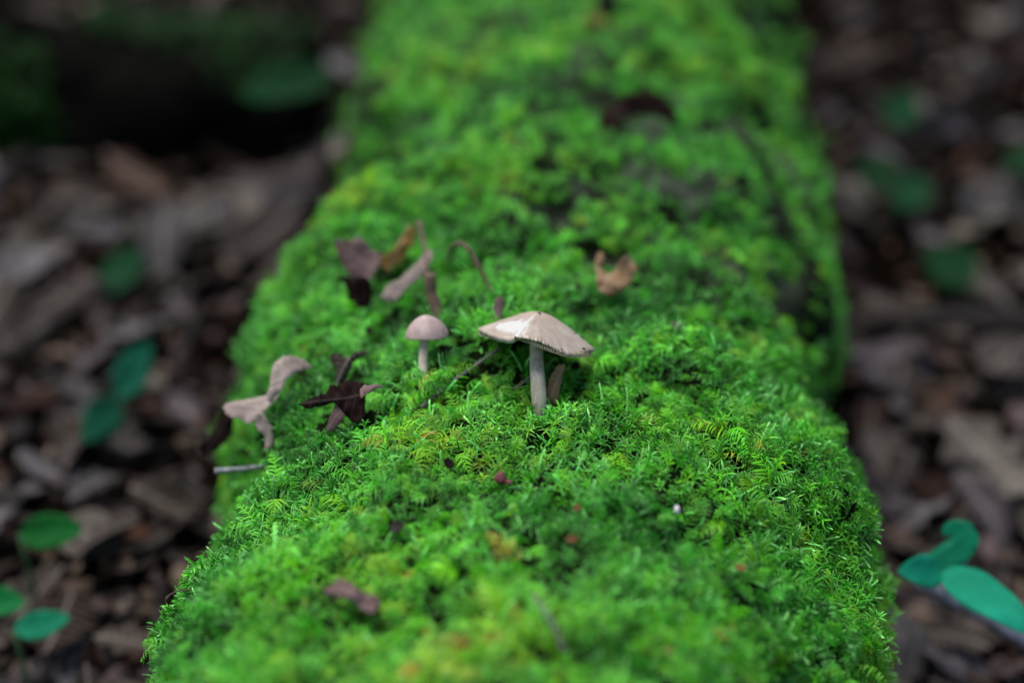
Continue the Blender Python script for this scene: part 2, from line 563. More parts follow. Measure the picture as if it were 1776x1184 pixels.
def moss_group(name='moss_scatter'):
    g = bpy.data.node_groups.new(name, 'GeometryNodeTree')
    g.interface.new_socket('Geometry', in_out='INPUT', socket_type='NodeSocketGeometry')
    g.interface.new_socket('Geometry', in_out='OUTPUT', socket_type='NodeSocketGeometry')
    gi = g.nodes.new('NodeGroupInput'); go = g.nodes.new('NodeGroupOutput')
    def attr(n, t):
        a = g.nodes.new('GeometryNodeInputNamedAttribute'); a.data_type = t
        a.inputs[0].default_value = n
        return a.outputs[0]
    rot = g.nodes.new('FunctionNodeEulerToRotation')
    g.links.new(attr('rot', 'FLOAT_VECTOR'), rot.inputs[0])
    scl, idx, knd = attr('scl', 'FLOAT'), attr('idx', 'INT'), attr('knd', 'INT')
    join = g.nodes.new('GeometryNodeJoinGeometry')
    for k, objs in PROTO.items():
        gti = g.nodes.new('GeometryNodeGeometryToInstance')
        for ob in objs:
            oi = g.nodes.new('GeometryNodeObjectInfo')
            oi.inputs['Object'].default_value = ob
            oi.inputs['As Instance'].default_value = False
            g.links.new(oi.outputs['Geometry'], gti.inputs[0])
        cmp_ = g.nodes.new('FunctionNodeCompare'); cmp_.data_type = 'INT'; cmp_.operation = 'EQUAL'
        g.links.new(knd, cmp_.inputs[2]); cmp_.inputs[3].default_value = k
        iop = g.nodes.new('GeometryNodeInstanceOnPoints')
        g.links.new(gi.outputs[0], iop.inputs['Points'])
        g.links.new(cmp_.outputs[0], iop.inputs['Selection'])
        g.links.new(gti.outputs[0], iop.inputs['Instance'])
        iop.inputs['Pick Instance'].default_value = True
        g.links.new(idx, iop.inputs['Instance Index'])
        g.links.new(rot.outputs[0], iop.inputs['Rotation'])
        g.links.new(scl, iop.inputs['Scale'])
        g.links.new(iop.outputs[0], join.inputs[0])
    g.links.new(join.outputs[0], go.inputs[0])
    return g
MOSS_GROUP = moss_group()

def eulers(Z, spin):
    Z = Z / np.linalg.norm(Z, axis=1, keepdims=True)
    ref = np.where(np.abs(Z[:, 2:3]) > .9, np.array([[1., 0, 0]]), np.array([[0, 0, 1.]]))
    X = np.cross(ref, Z); X /= np.linalg.norm(X, axis=1, keepdims=True)
    Y = np.cross(Z, X)
    c, s = np.cos(spin)[:, None], np.sin(spin)[:, None]
    X2 = X * c + Y * s; Y2 = np.cross(Z, X2)
    # R = [X2 Y2 Z] as columns -> XYZ euler
    sy = -X2[:, 2]
    ry = np.arcsin(np.clip(sy, -1, 1))
    rx = np.arctan2(Y2[:, 2], Z[:, 2])
    rz = np.arctan2(X2[:, 1], X2[:, 0])
    return np.stack([rx, ry, rz], 1)

def moss_object(name, parent, P, Z, spin, scl, knd, tint, val, pale):
    me = bpy.data.meshes.new(name)
    me.from_pydata(P.tolist(), [], [])
    E_ = eulers(Z, spin)
    a = me.attributes.new('rot', 'FLOAT_VECTOR', 'POINT'); a.data.foreach_set('vector', E_.astype(np.float32).ravel())
    fattr(me, 'scl', scl); fattr(me, 'tint', tint); fattr(me, 'val', val); fattr(me, 'pale', pale)
    for n, v in (('idx', rng.integers(0, 5, len(P))), ('knd', knd)):
        a = me.attributes.new(n, 'INT', 'POINT'); a.data.foreach_set('value', np.asarray(v, np.int32))
    me.materials.append(M['moss'])
    o = link(name, me, parent)
    md = o.modifiers.new('scatter', 'NODES'); md.node_group = MOSS_GROUP
    o['kind'] = 'stuff'
    return o

# places on the log where something grows or lies, so the moss makes room: (px, py, radius m, how short)
main_base, _ = on_log(934, 703)
small_base, _ = on_log(734, 640)
ROOM = [(main_base, .0030, .2), (small_base, .0024, .2)]
for px, py, r, k in ((895, 662, .006, .45), (1000, 640, .005, .5), (868, 832, .0040, .45), (640, 460, .012, .5), (700, 470, .012, .5),
                     (590, 710, .012, .5), (440, 720, .014, .5), (510, 650, .009, .5), (600, 630, .008, .5), (1068, 480, .008, .45),
                     (1110, 200, .016, .5), (610, 1035, .012, .5), (1158, 887, .003, .4), (830, 628, .009, .6)):
    ROOM.append((on_log(px, py)[0], r, k))

def scatter_log():
    out = []
    for ti, (T, y0, y1, dens) in enumerate(((TUBES[0], .20, .665, 330000), (TUBES[1], .41, 1.28, 150000))):
        n = int(dens * (y1 - y0) * .46)
        y = rng.uniform(y0, y1, n)
        # keep more points where the camera is near
        ph = rng.uniform(-.75, math.pi + .75, n)
        p, nn = tube_pt(T, y, ph)
        keep = ~inside(TUBES[1 - ti], p)
        fade = np.clip((nn[:, 2] + .75) / .75, 0, 1)          # thins out low on the flanks
        gap = fbm(p, 60, 31, 2)
        keep &= (rng.random(n) < fade ** .7) & ((gap > -.5 + ti * .62 * np.clip((nn[:, 0] - .15) * 1.8, 0, 1) + ti * .9 * np.clip((-nn[:, 0] - .55) * 3, 0, 1)) | (rng.random(n) < (.4 if ti == 0 else .12)))
        dm = np.linalg.norm(p - np.array(main_base)[None], axis=1)
        keep |= (dm > .0035) & (dm < .016) & ~inside(TUBES[1 - ti], p) & (rng.random(n) < .85)
        out.append((p[keep], nn[keep]))
    return np.concatenate([a for a, _ in out]), np.concatenate([b for _, b in out])

P, NN = scatter_log()
n = len(P)
big = fbm(P, 22, 41, 2); sml = fbm(P, 70, 51, 2)
jit = rng.normal(0, .42, (n, 3))
jit = jit * np.where(rng.random(n) < .25, 1.7, 1.0)[:, None]
Z = NN + jit + np.array([0, -.18, .30])
patch = fbm(P, 38, 61, 2) + rng.normal(0, .35, n)
knd = np.where(patch > .12, 1, 0)
fing = (rng.random(n) < np.clip(.24 + .26 * fbm(P, 45, 71, 1), .04, .55))
knd = np.where(fing, 2, knd)
scl = rng.uniform(.50, .98, n) * (1 + .28 * sml)
for c, r, k in ROOM:
    d = np.linalg.norm(P - np.array(c)[None] , axis=1)
    w = np.clip((d - r * .6) / (r * .8), 0, 1)
    scl *= k + (1 - k) * w
tint = .33 + .26 * big + .16 * sml + rng.normal(0, .13, n) + np.where(knd == 1, .12, 0) - np.where(knd == 2, .05, 0)
tint += np.where(rng.random(n) < .02, .35, 0)
tint = np.clip(tint, 0, 1)
val = np.where(knd == 2, 1.55, 1.0) * np.clip(rng.normal(1.0, .28, n) + .25 * sml, .3, 1.8)
pale = np.clip(np.where(knd == 2, rng.uniform(.45, 1.2, n), rng.uniform(0, .55, n)), 0, 1)
ok = scl > .2
moss_object('moss_carpet', log, (P - NN * .001)[ok], Z[ok], rng.uniform(0, 6.283, n)[ok], scl[ok], knd[ok], tint[ok], val[ok], pale[ok])

# ------------------------------------------------------------------ mushrooms
def cap_material():
    m, nt, bs = newmat('mushroom_cap')
    fl = N(nt, 'ShaderNodeAttribute', attribute_type='GEOMETRY', attribute_name='flesh')
    rr = N(nt, 'ShaderNodeAttribute', attribute_type='GEOMETRY', attribute_name='rad')
    an = N(nt, 'ShaderNodeAttribute', attribute_type='GEOMETRY', attribute_name='ang')
    n = noise_node(nt, 230, 5, .65, dist=.5)
    base = ramp(nt, n.outputs[0], [(.3, (.26, .208, .162)), (.55, (.36, .302, .248)), (.8, (.45, .385, .325))]).outputs[0]
    base = mixc(nt, ramp(nt, rr.outputs['Fac'], [(.0, (.55,) * 3), (.28, (.25,) * 3), (.5, (0, 0, 0))]).outputs[0], base, (.34, .24, .18))
    # fine radial lines towards the margin
    s = math_n(nt, 'SINE', math_n(nt, 'MULTIPLY', an.outputs['Fac'], 84.0))
    s2 = math_n(nt, 'SINE', math_n(nt, 'MULTIPLY', an.outputs['Fac'], 211.0))
    s = math_n(nt, 'ADD', math_n(nt, 'MULTIPLY', s, .6), math_n(nt, 'MULTIPLY', s2, .4))
    rim = ramp(nt, rr.outputs['Fac'], [(.55, (0, 0, 0)), (1.0, (1, 1, 1))]).outputs[0]
    lines = math_n(nt, 'MULTIPLY', math_n(nt, 'MULTIPLY_ADD', s, .5, .5), rim)
    base = mixc(nt, math_n(nt, 'MULTIPLY', lines, .28), base, (.48, .41, .32))
    n3 = noise_node(nt, 420, 3, .6, dist=1.2)
    fm = math_n(nt, 'ADD', fl.outputs['Fac'], math_n(nt, 'MULTIPLY_ADD', n3.outputs[0], 1.1, -.55))
    fmask = ramp(nt, fm, [(.36, (0, 0, 0)), (.66, (1, 1, 1))]).outputs[0]
    c = mixc(nt, fmask, base, (.47, .47, .44))
    nt.links.new(c, bs.inputs['Base Color'])
    bs.inputs['Roughness'].default_value = .48
    bs.inputs['Specular IOR Level'].default_value = .35
    bs.inputs['Subsurface Weight'].default_value = .15
    bs.inputs['Subsurface Radius'].default_value = (.002, .0012, .0008)
    bs.inputs['Subsurface Scale'].default_value = 1.0
    hh = math_n(nt, 'ADD', math_n(nt, 'MULTIPLY', lines, .8), math_n(nt, 'MULTIPLY', n.outputs[0], .5))
    bump(nt, bs, hh, .2, .0002)
    return m
M['cap'] = cap_material()

def simple_mat(name, stops, scale, rough, sss=0.0, stretch=None, bd=.0004):
    m, nt, bs = newmat(name)
    tc = N(nt, 'ShaderNodeTexCoord')
    mp = N(nt, 'ShaderNodeMapping')
    mp.inputs['Scale'].default_value = stretch or (1, 1, 1)
    nt.links.new(tc.outputs['Object'], mp.inputs[0])
    n = N(nt, 'ShaderNodeTexNoise')
    n.inputs['Scale'].default_value = scale
    n.inputs['Detail'].default_value = 5
    nt.links.new(mp.outputs[0], n.inputs['Vector'])
    nt.links.new(ramp(nt, n.outputs[0], stops).outputs[0], bs.inputs['Base Color'])
    bs.inputs['Roughness'].default_value = rough
    bs.inputs['Specular IOR Level'].default_value = .3
    if sss:
        bs.inputs['Subsurface Weight'].default_value = sss
        bs.inputs['Subsurface Radius'].default_value = (.002, .0014, .001)
        bs.inputs['Subsurface Scale'].default_value = 1.0
    bump(nt, bs, n.outputs[0], .6, bd)
    return m
M['stem'] = simple_mat('mushroom_stem', [(.3, (.36, .30, .225)), (.55, (.55, .49, .39)), (.8, (.66, .60, .50))], 700, .6, .12, (1, 1, .07))
M['gill'] = simple_mat('mushroom_gills', [(.3, (.38, .31, .20)), (.7, (.58, .50, .36))], 500, .7, .1)
M['cap_small'] = simple_mat('small_mushroom_cap', [(.3, (.26, .19, .175)), (.55, (.36, .28, .26)), (.8, (.45, .37, .35))], 260, .5, .15)
M['flesh'] = simple_mat('white_mushroom_flesh', [(.3, (.60, .58, .54)), (.7, (.76, .75, .72))], 500, .55, .15)
M['dirt'] = simple_mat('dark_crumb', [(.3, (.008, .006, .005)), (.7, (.04, .03, .025))], 900, .8)

def CAPG(q):
    return .66 * (math.sqrt(q * q + .08) - .08 ** .5) / (math.sqrt(1.08) - .08 ** .5) + .34 * q * q

def sector(a0, a1, na, nr, R, drop, thick, rim_amp, flesh, lobe=0.0, seed=0, r0=0.0):
    """part of an umbrella-shaped cap between two angles, with upper skin, lower side and cut faces"""
    V, T1, T2, T3, F = [], [], [], [], []
    Rn = random.Random(seed)
    for side in (0, 1):
        for i in range(na + 1):
            a = a0 + (a1 - a0) * i / na
            ra = 1 + .025 * math.sin(3 * a + 1) + .018 * math.sin(7 * a + 2)
            sr = rim_amp * (math.sin(42 * a) * .5 + math.sin(97 * a + 1) * .5)
            D = drop(a)
            for j in range(nr + 1):
                q = r0 + (1 - r0) * j / nr
                rr = R * q * (1 + (ra - 1) * q ** 3 + sr * q ** 20)
                g = CAPG(q)
                z = -D * g + .0006 * math.sin(5 * a + 3) * q * q + .00010 * math.sin(31 * a) * q ** 3
                z -= lobe * min(1, q * 3)
                if side:
                    z -= thick * (1 - (.6 if lobe == 0 else .35) * q ** 2)
                    rr *= .985
                V.append((rr * math.cos(a), rr * math.sin(a), z))
                T1.append(q); T2.append(a); T3.append(flesh(a, q) if not side else .9)
    m = nr + 1; off = (na + 1) * m
    for i in range(na):
        for j in range(nr):
            a = i * m + j
            F.append((a, a + 1, a + m + 1, a + m)[::-1] if False else (a, a + m, a + m + 1, a + 1)[::-1])
            F.append((off + a, off + a + m, off + a + m + 1, off + a + 1))
        a = i * m + nr
        F.append((a, a + m, off + a + m, off + a)[::-1])
    for i in (0, na):
        for j in range(nr):
            a = i * m + j
            f = (a, a + 1, off + a + 1, off + a)
            F.append(f if i else f[::-1])
    return V, F, T1, T2, T3

def cap_mesh(name, *a, **k):
    V, F, T1, T2, T3 = sector(*a, **k)
    me = mesh(name, V, F)
    fattr(me, 'rad', T1); fattr(me, 'ang', T2); fattr(me, 'flesh', T3)
    bm = bmesh.new(); bm.from_mesh(me); bmesh.ops.recalc_face_normals(bm, faces=bm.faces); bm.to_mesh(me); bm.free()
    return me

def gills_mesh(name, angs, R, drop, thick, depth, r_in):
    V, F = [], []
    for a in angs:
        D = drop(a); n = 6; w = .00014
        i0 = len(V)
        for k in range(n + 1):
            q = r_in + (1.0 - r_in) * k / n
            g = CAPG(q)
            z = -D * g - thick * (1 - .6 * q * q)
            h = depth * math.sin(math.pi * (.15 + .70 * k / n)) ** .8
            for s in (-1, 1):
                for zz in (z + .0002, z - h):
                    V.append((R * q * math.cos(a) - s * w * math.sin(a), R * q * math.sin(a) + s * w * math.cos(a), zz))
        for k in range(n):
            b = i0 + k * 4
            F += [(b, b + 4, b + 5, b + 1), (b + 2, b + 3, b + 7, b + 6), (b + 1, b + 5, b + 7, b + 3)]
        b = i0 + n * 4
        F.append((b, b + 1, b + 3, b + 2))
    return mesh(name, V, F, False)

def lump_mesh(name, R_, seed, sx=1, sy=1, sz=1):
    me = bpy.data.meshes.new(name)
    bm = bmesh.new()
    bmesh.ops.create_icosphere(bm, subdivisions=2, radius=1)
    for v in bm.verts:
        d = 1 + .22 * math.sin(3.1 * v.co.x + seed) + .16 * math.sin(4.7 * v.co.y + seed * 2.3) + .14 * math.sin(5.3 * v.co.z + seed * 1.7)
        v.co = Vector((v.co.x * sx, v.co.y * sy, v.co.z * sz)) * R_ * d
    for f in bm.faces: f.smooth = True
    bm.to_mesh(me); bm.free()
    return me

def child(name, me, parent, mat, loc=(0, 0, 0), rot=(0, 0, 0)):
    o = bpy.data.objects.new(name, me)
    C.objects.link(o)
    if mat and not me.materials: me.materials.append(mat)
    o.parent = parent
    o.location = loc; o.rotation_euler = rot
    return o

# large mushroom: umbrella cap, torn on two sides, leaning a little away and down to the right
D_MAIN = main_base.y * ct - (main_base.z - CAMZ) * st
top_main = at(934, 541, D_MAIN + .006)
mush = thing('mushroom', main_base - Vector((0, 0, .004)), 'larger beige mushroom with torn umbrella cap standing in moss', 'mushroom')
def drop_main(a):
    c, s = math.cos(a), math.sin(a)           # a = 0 right, -pi/2 towards the viewer, pi left
    w = max(0.0, min(1.0, (-math.degrees(a) - 55) / 59.0))
    return .0102 + .0012 * c + .0010 * s - .0034 * w * w * (3 - 2 * w)
def drop_lobe(a):
    t = (a - math.radians(160)) / math.radians(86)
    return .0074 - .0022 * t
def flesh_main(a, q):
    d = math.degrees(a)
    v = 0
    if -14 < d < 16 and q > .42: v = .62 if d > -8 else .40
    if d < -100 and q > .12: v = max(v, (.75 if d < -110 else .34) + .25 * float(vnoise(np.array([d * .3, q * 9.0, 1.0]), 2)))
    return v
def flesh_lobe(a, q):
    d = math.degrees(a) - 160
    w = 1.0 - (((d - 68) / 24.0) ** 2 + ((q - .62) / .30) ** 2)
    return .2 + .75 * w + .30 * float(vnoise(np.array([d * .11, q * 7.0, 3.0]), 4))
RC = .0203
inv = mush.location
capE_loc = top_main - inv
tilt = Matrix.Rotation(math.radians(6), 4, 'Y') @ Matrix.Rotation(math.radians(-14), 4, 'X')
te = tilt.to_euler()
cap = child('cap', cap_mesh('cap', math.radians(-114), math.radians(163), 420, 18, RC, drop_main, .0013, .02, flesh_main), mush, M['cap'], capE_loc, te)
lob = child('torn_lobe', cap_mesh('torn_lobe', math.radians(160), math.radians(246.5), 48, 18, RC * 1.03, drop_lobe, .0026, .012, flesh_lobe, lobe=.0009), cap, None)
lob.data.materials.append(M['cap'])
lob['label'] = 'lifted torn side of the cap showing white flesh'
child('gill_layer', gills_mesh('gill_layer', [math.radians(-114 + 277 * k / 120) for k in range(121)], RC * .985, drop_main, .0012, .0021, .16), cap, M['gill'])
child('gill_layer', gills_mesh('gill_layer', [math.radians(161 + 85 * k / 36) for k in range(37)], RC * 1.0, lambda a: drop_lobe(a) + .0009, .0028, .0014, .16), cap, M['gill'])
stem_top = tilt @ Vector((0, 0, -.002)) + capE_loc
sp_ = [Vector((0, 0, -.003)), Vector((.0003, 0, .004)), Vector((-.0002, .0004, .010)).lerp(stem_top, .12), stem_top * .55 + Vector((-.0006, 0, 0)), stem_top * .8 + Vector((-.0006, 0, 0)), stem_top]
spts = []
for i in range(len(sp_) - 1):
    for k in range(5): spts.append(sp_[i].lerp(sp_[i + 1], k / 5))
spts.append(sp_[-1])
for _ in range(3):
    spts = [spts[0]] + [(spts[i - 1] + spts[i] * 2 + spts[i + 1]) / 4 for i in range(1, len(spts) - 1)] + [spts[-1]]
ns = len(spts)
child('stem', tube_mesh('stem', spts, [.00222 + .0003 * math.sin(5 * i / ns) + .0002 * (i / ns) for i in range(ns)], 20, .05, 3), mush, M['stem'])
for k, (a, q, r) in enumerate(((-1.5, .10, .00042), (-1.44, .16, .0003), (-.25, .66, .0004), (-.55, .93, .00045), (-.3, .90, .0003), (2.5, .5, .0004), (-.32, .62, .0003), (-1.15, .97, .0003))):
    D = drop_main(a); z = -D * (CAPG(q))
    child('dirt_speck', lump_mesh('dirt_speck', r, k * 1.3, 1.4, .8, .6), cap, M['dirt'], (RC * q * math.cos(a), RC * q * math.sin(a), z + .0002), (0, 0, k))

# small mushroom: domed cap on a thin stem
D_SM = small_base.y * ct - (small_base.z - CAMZ) * st
m2 = thing('mushroom', small_base - Vector((0, 0, .004)), 'smaller pinkish mushroom with smooth domed cap on a thin grey stem', 'mushroom')
top2 = at(737, 546, D_SM + .004) - m2.location
RS = 38 / FPX * D_SM
BELL = lambda t: math.sin(t * 1.38) ** 1.05 / math.sin(1.38) ** 1.05 
V, F = [], []
na, nr = 48, 30
for i in range(na):
    a = 2 * math.pi * i / na
    rad = RS * (1 + .02 * math.sin(2 * a + .6) + .012 * math.sin(5 * a))
    for j in range(nr + 1):
        t = j / nr
        V.append((rad * BELL(t) * math.cos(a), rad * BELL(t) * math.sin(a), -RS * (.98 + .07 * math.sin(2 * a + 2.5) * t ** 3) * t ** 1.55))
    V.append((rad * .86 * math.cos(a), rad * .86 * math.sin(a), -RS * .84)); V.append((rad * .3 * math.cos(a), rad * .3 * math.sin(a), -RS * .42))
m = nr + 3
for i in range(na):
    i2 = (i + 1) % na
    for j in range(m - 1):
        F.append((i * m + j, i * m + j + 1, i2 * m + j + 1, i2 * m + j))
tilt2 = Matrix.Rotation(math.radians(-4), 4, 'Y') @ Matrix.Rotation(math.radians(-9), 4, 'X')
cap2 = child('cap', mesh('cap', V, F), m2, M['cap_small'], top2, tilt2.to_euler())
child('gill_layer', gills_mesh('gill_layer', [2 * math.pi * k / 50 for k in range(50)], RS * .87, lambda a: RS * .82, .0006, .0012, .2), cap2, M['gill'])
st2 = tilt2 @ Vector((0, 0, -.003)) + top2
child('stem', tube_mesh('stem', [Vector((0, 0, -.003)).lerp(st2, k / 9) + Vector((-.0005 * math.sin(k / 9 * 3.1), 0, 0)) for k in range(10)], [.0018 - .0003 * k / 9 for k in range(10)], 14, .04, 5), m2, M['stem'])

# ------------------------------------------------------------------ leaves
def leaf_mesh(name, kind, L, W, bend=.6, curl=.5, twist=.2, seed=0, nu=20, nv=3, thick=.00025, wave=.03):
    """blade along +x from the stalk, +z up; lobed or plain outline, bent, curled and wavy"""
    R = random.Random(seed)
    p0, p1, p2 = R.uniform(0, 6), R.uniform(0, 6), R.uniform(0, 6)
    lob = R.uniform(3.3, 4.3)
    def half(u, s):
        if kind == 'oak':
            env = (math.sin(math.pi * min(1, u * .97 + .03) ** .85)) ** .75
            l = .5 + .5 * math.cos(2 * math.pi * lob * u + (0.5 if s > 0 else 0) + p0 * .1)
            return W * .5 * env * (.46 + .54 * l ** .7) + .0008
        if kind == 'long':
            return W * .5 * math.sin(math.pi * u ** .8) ** .8 + .0003
        if kind == 'ragged':
            return W * .5 * (math.sin(math.pi * (u * .9 + .05)) ** .6) * (.75 + .25 * math.sin(9 * u + p1 + s) * math.sin(23 * u + p2 * s)) + .0004
        e = math.sin(math.pi * u ** .78) ** .72
        return W * .5 * e + .0003
    V, U = [], []
    cx, cz, ang = 0., 0., -bend * .5
    cols = []
    for i in range(nu + 1):
        u = i / nu
        cols.append((cx, cz, ang))
        ang += bend / nu + .12 * math.sin(6 * u + p0) / nu * 4 * wave * 10
        cx += math.cos(ang) * L / nu; cz -= math.sin(ang) * L / nu * -1
    for i, (x, z, a) in enumerate(cols):
        u = i / nu
        tx, tz = math.cos(a), math.sin(a)
        nxx, nzz = -tz, tx
        cr = curl * (1 + .5 * math.sin(4 * u + p1))
        for j in range(-nv, nv + 1):
            v = j / nv
            h = half(u, 1 if v > 0 else -1)
            s = v * h
            rr = abs(cr) / max(W * .5, 1e-6)
            th = rr * s
            if abs(cr) > 1e-4:
                yy = math.sin(th) / rr; up = (1 - math.cos(th)) / rr * (1 if cr > 0 else -1)
            else:
                yy, up = s, 0
            up += L * wave * (math.sin(8 * u + p2 + 2.5 * v) * .5 + math.sin(15 * u + p0 - 4 * v) * .3) * abs(v) + abs(s) * .10
            tw = twist * (u - .4)
            yy2 = yy * math.cos(tw) - up * math.sin(tw); up2 = yy * math.sin(tw) + up * math.cos(tw)
            V.append(Vector((x + nxx * up2, yy2, z + nzz * up2)))
            U.append((u, v * .5 * (h / (W * .5)) + .5))
    w = 2 * nv + 1
    F = [(i * w + j, (i + 1) * w + j, (i + 1) * w + j + 1, i * w + j + 1) for i in range(nu) for j in range(w - 1)]
    n0 = len(V)
    # underside shell and rim
    nor = [Vector((0, 0, 0)) for _ in V]
    for f in F:
        nn_ = (V[f[1]] - V[f[0]]).cross(V[f[3]] - V[f[0]])
        for k in f: nor[k] += nn_
    V2 = [v - (nor[i].normalized() if nor[i].length > 0 else Vector((0, 0, 1))) * thick for i, v in enumerate(V)]
    F2 = [tuple(n0 + k for k in f[::-1]) for f in F]
    ring = [i * w for i in range(nu + 1)] + [nu * w + j for j in range(1, w)] + [i * w + w - 1 for i in range(nu - 1, -1, -1)] + [j for j in range(w - 2, 0, -1)]
    F3 = [(ring[k], ring[(k + 1) % len(ring)], n0 + ring[(k + 1) % len(ring)], n0 + ring[k])[::-1] for k in range(len(ring))]
    return mesh(name, V + V2, F + F2 + F3, True, U + U)

def frame(A, B, up):
    """matrix taking +x to A->B with +z near up, origin at A"""
    x = (B - A).normalized()
    z = (up - x * up.dot(x)).normalized()
    y = z.cross(x)
    return Matrix(((x.x, y.x, z.x, A.x), (x.y, y.y, z.y, A.y), (x.z, y.z, z.z, A.z), (0, 0, 0, 1)))

def leaf_between(name, A, B, W, up, kind, mat, bend, curl, twist, seed, parent=None, label=None, cat=None, group=None, nu=24, nv=4):
    A, B = Vector(A), Vector(B)
    L = (B - A).length
    Lb = L / (math.sin(bend / 2) / (bend / 2)) if abs(bend) > .01 else L
    me = leaf_mesh(name, kind, Lb, W, bend, curl, twist, seed, nu, nv)
    me.materials.append(mat)
    o = bpy.data.objects.new(name, me)
    C.objects.link(o)
    mw = frame(A, B, Vector(up))
    if parent:
        o.parent = parent
        o.matrix_parent_inverse = Matrix.Identity(4)
        o.matrix_local = Matrix.Translation(-Vector(parent.location)) @ mw
    else:
        o.matrix_world = mw
        tag(o, label, cat, group)
    return o

def traced(name, pts, anchor_px, normal, mat, parent=None, amp=.0018, lift=.0, cup=0.0, seed=0, thick=.00022, on=on_log, sc_=75, anchor=None, grow=1.16):
    """leaf piece whose outline was read off the photo: laid on a tilted plane through the spot where it touches, then crumpled"""
    a = anchor
    if a is None:
        a = on(*anchor_px)
        a = a[0] if isinstance(a, tuple) else a
    nrm = Vector(normal).normalized()
    a = a + nrm * lift
    mx_, my_ = sum(q[0] for q in pts) / len(pts), sum(q[1] for q in pts) / len(pts)
    pts = [(mx_ + (q[0] - mx_) * grow, my_ + (q[1] - my_) * grow) for q in pts]
    o0 = Vector((0, 0, CAMZ))
    P = []
    for px, py in pts:
        d = ray(px, py)
        t = (a - o0).dot(nrm) / d.dot(nrm)
        P.append(o0 + d * t)
    cen = sum(P, Vector()) / len(P)
    x = (max(P, key=lambda q: (q - cen).length) - cen)
    x = (x - nrm * x.dot(nrm)).normalized(); y = nrm.cross(x)
    # round the outline a little
    Q = []
    for i in range(len(P)):
        Q += [P[i] * .8 + P[(i + 1) % len(P)] * .2, P[i] * .25 + P[(i + 1) % len(P)] * .75]
    RJ = random.Random(seed); jj = []
    for i in range(len(Q)):
        jj += [Q[i], (Q[i] + Q[(i + 1) % len(Q)]) / 2]
    Q = [q + (x * RJ.gauss(0, 1) + y * RJ.gauss(0, 1)) * .0002 for q in jj]
    bm = bmesh.new()
    vs = [bm.verts.new(((q - cen).dot(x), (q - cen).dot(y), 0)) for q in Q]
    bm.faces.new(vs)
    bmesh.ops.triangulate(bm, faces=bm.faces[:])
    for _ in range(2):
        bmesh.ops.subdivide_edges(bm, edges=[e for e in bm.edges if e.calc_length() > .0022], cuts=1, use_grid_fill=False)
        bmesh.ops.triangulate(bm, faces=bm.faces[:])
    ext = max(v.co.length for v in bm.verts)
    co = np.array([v.co[:] for v in bm.verts])
    nz = fbm(co + seed * 3.7, sc_, seed, 3)
    nz2 = fbm(co + seed * 1.9, sc_ * 4, seed + 5, 2)
    uvl = bm.loops.layers.uv.new('UVMap')
    for v, z, z2 in zip(bm.verts, nz, nz2):
        for l in v.link_loops:
            l[uvl].uv = (v.co.x / ext * .5 + .5, v.co.y / ext * .6 + .5)
    for v, z, z2 in zip(bm.verts, nz, nz2):
        r2 = (v.co.length / ext) ** 2
        v.co.z = amp * 1.3 * z + amp * .16 * z2 + cup * r2 * ext
    bmesh.ops.recalc_face_normals(bm, faces=bm.faces)
    bmesh.ops.solidify(bm, geom=bm.faces[:], thickness=thick)
    for f in bm.faces: f.smooth = True
    me = bpy.data.meshes.new(name)
    bm.to_mesh(me); bm.free()
    me.materials.append(mat)
    o = bpy.data.objects.new(name, me)
    C.objects.link(o)
    mw = Matrix(((x.x, y.x, nrm.x, cen.x), (x.y, y.y, nrm.y, cen.y), (x.z, y.z, nrm.z, cen.z), (0, 0, 0, 1)))
    if parent:
        o.parent = parent
        o.matrix_local = Matrix.Translation(-Vector(parent.location)) @ mw
    else:
        o.matrix_world = mw
    return o

def Zm(pts, x0, y0, k):
    return [(x0 + a * k, y0 + b * k) for a, b in pts]
Za = lambda p: Zm(p, 330, 560, .2703)
Zb = lambda p: Zm(p, 540, 340, .3378)
Zc = lambda p: Zm(p, 660, 500, .2703)
Zd = lambda p: Zm(p, 560, 0, .518)
Ze = lambda p: Zm(p, 240, 740, .375)

def dep_(p):
    return p.y * ct - (p.z - CAMZ) * st
# pale curled leaf on the left shoulder of the log
t = thing('dead_leaf', on_log(470, 745)[0], 'pale curled dead leaf perched on the mossy edge beside the grey lichen twig', 'leaf')
b1 = traced('blade', Za([(240, 525), (330, 505), (420, 490), (500, 462), (545, 450), (535, 500), (480, 545), (460, 590), (420, 620), (380, 640), (340, 610), (270, 595)]), (445, 745), (-.25, -.75, .62), M['l_pale'], t, .0014, .003, .1, 3)
b2 = traced('upper_lobe', Za([(505, 465), (520, 400), (545, 260), (620, 220), (700, 240), (765, 290), (690, 310), (640, 340), (610, 370), (590, 430), (545, 450), (535, 500)]), (500, 690), (.1, -.8, .5), M['l_pale'], t, .0018, .003, -.15, 4)
b3 = traced('lower_lobe', Za([(420, 600), (462, 580), (500, 640), (525, 700), (520, 790), (480, 795), (480, 720), (430, 680)]), (460, 775), (.2, -.9, .35), M['l_pale'], t, .0012, .0028, .1, 5)
o = traced('dead_leaf', Za([(235, 530), (265, 600), (250, 700), (200, 780), (90, 830), (80, 780), (150, 700), (190, 600)]), None, (-.3, -.85, .4), M['l_dark'], None, .0015, 0, .1, 6, anchor=at(388, 712, dep_(on_log(445, 715)[0]) - .001), grow=1.2)
tag(o, 'dark brown dead leaf drooping down the log flank below the pale curled leaf', 'leaf')
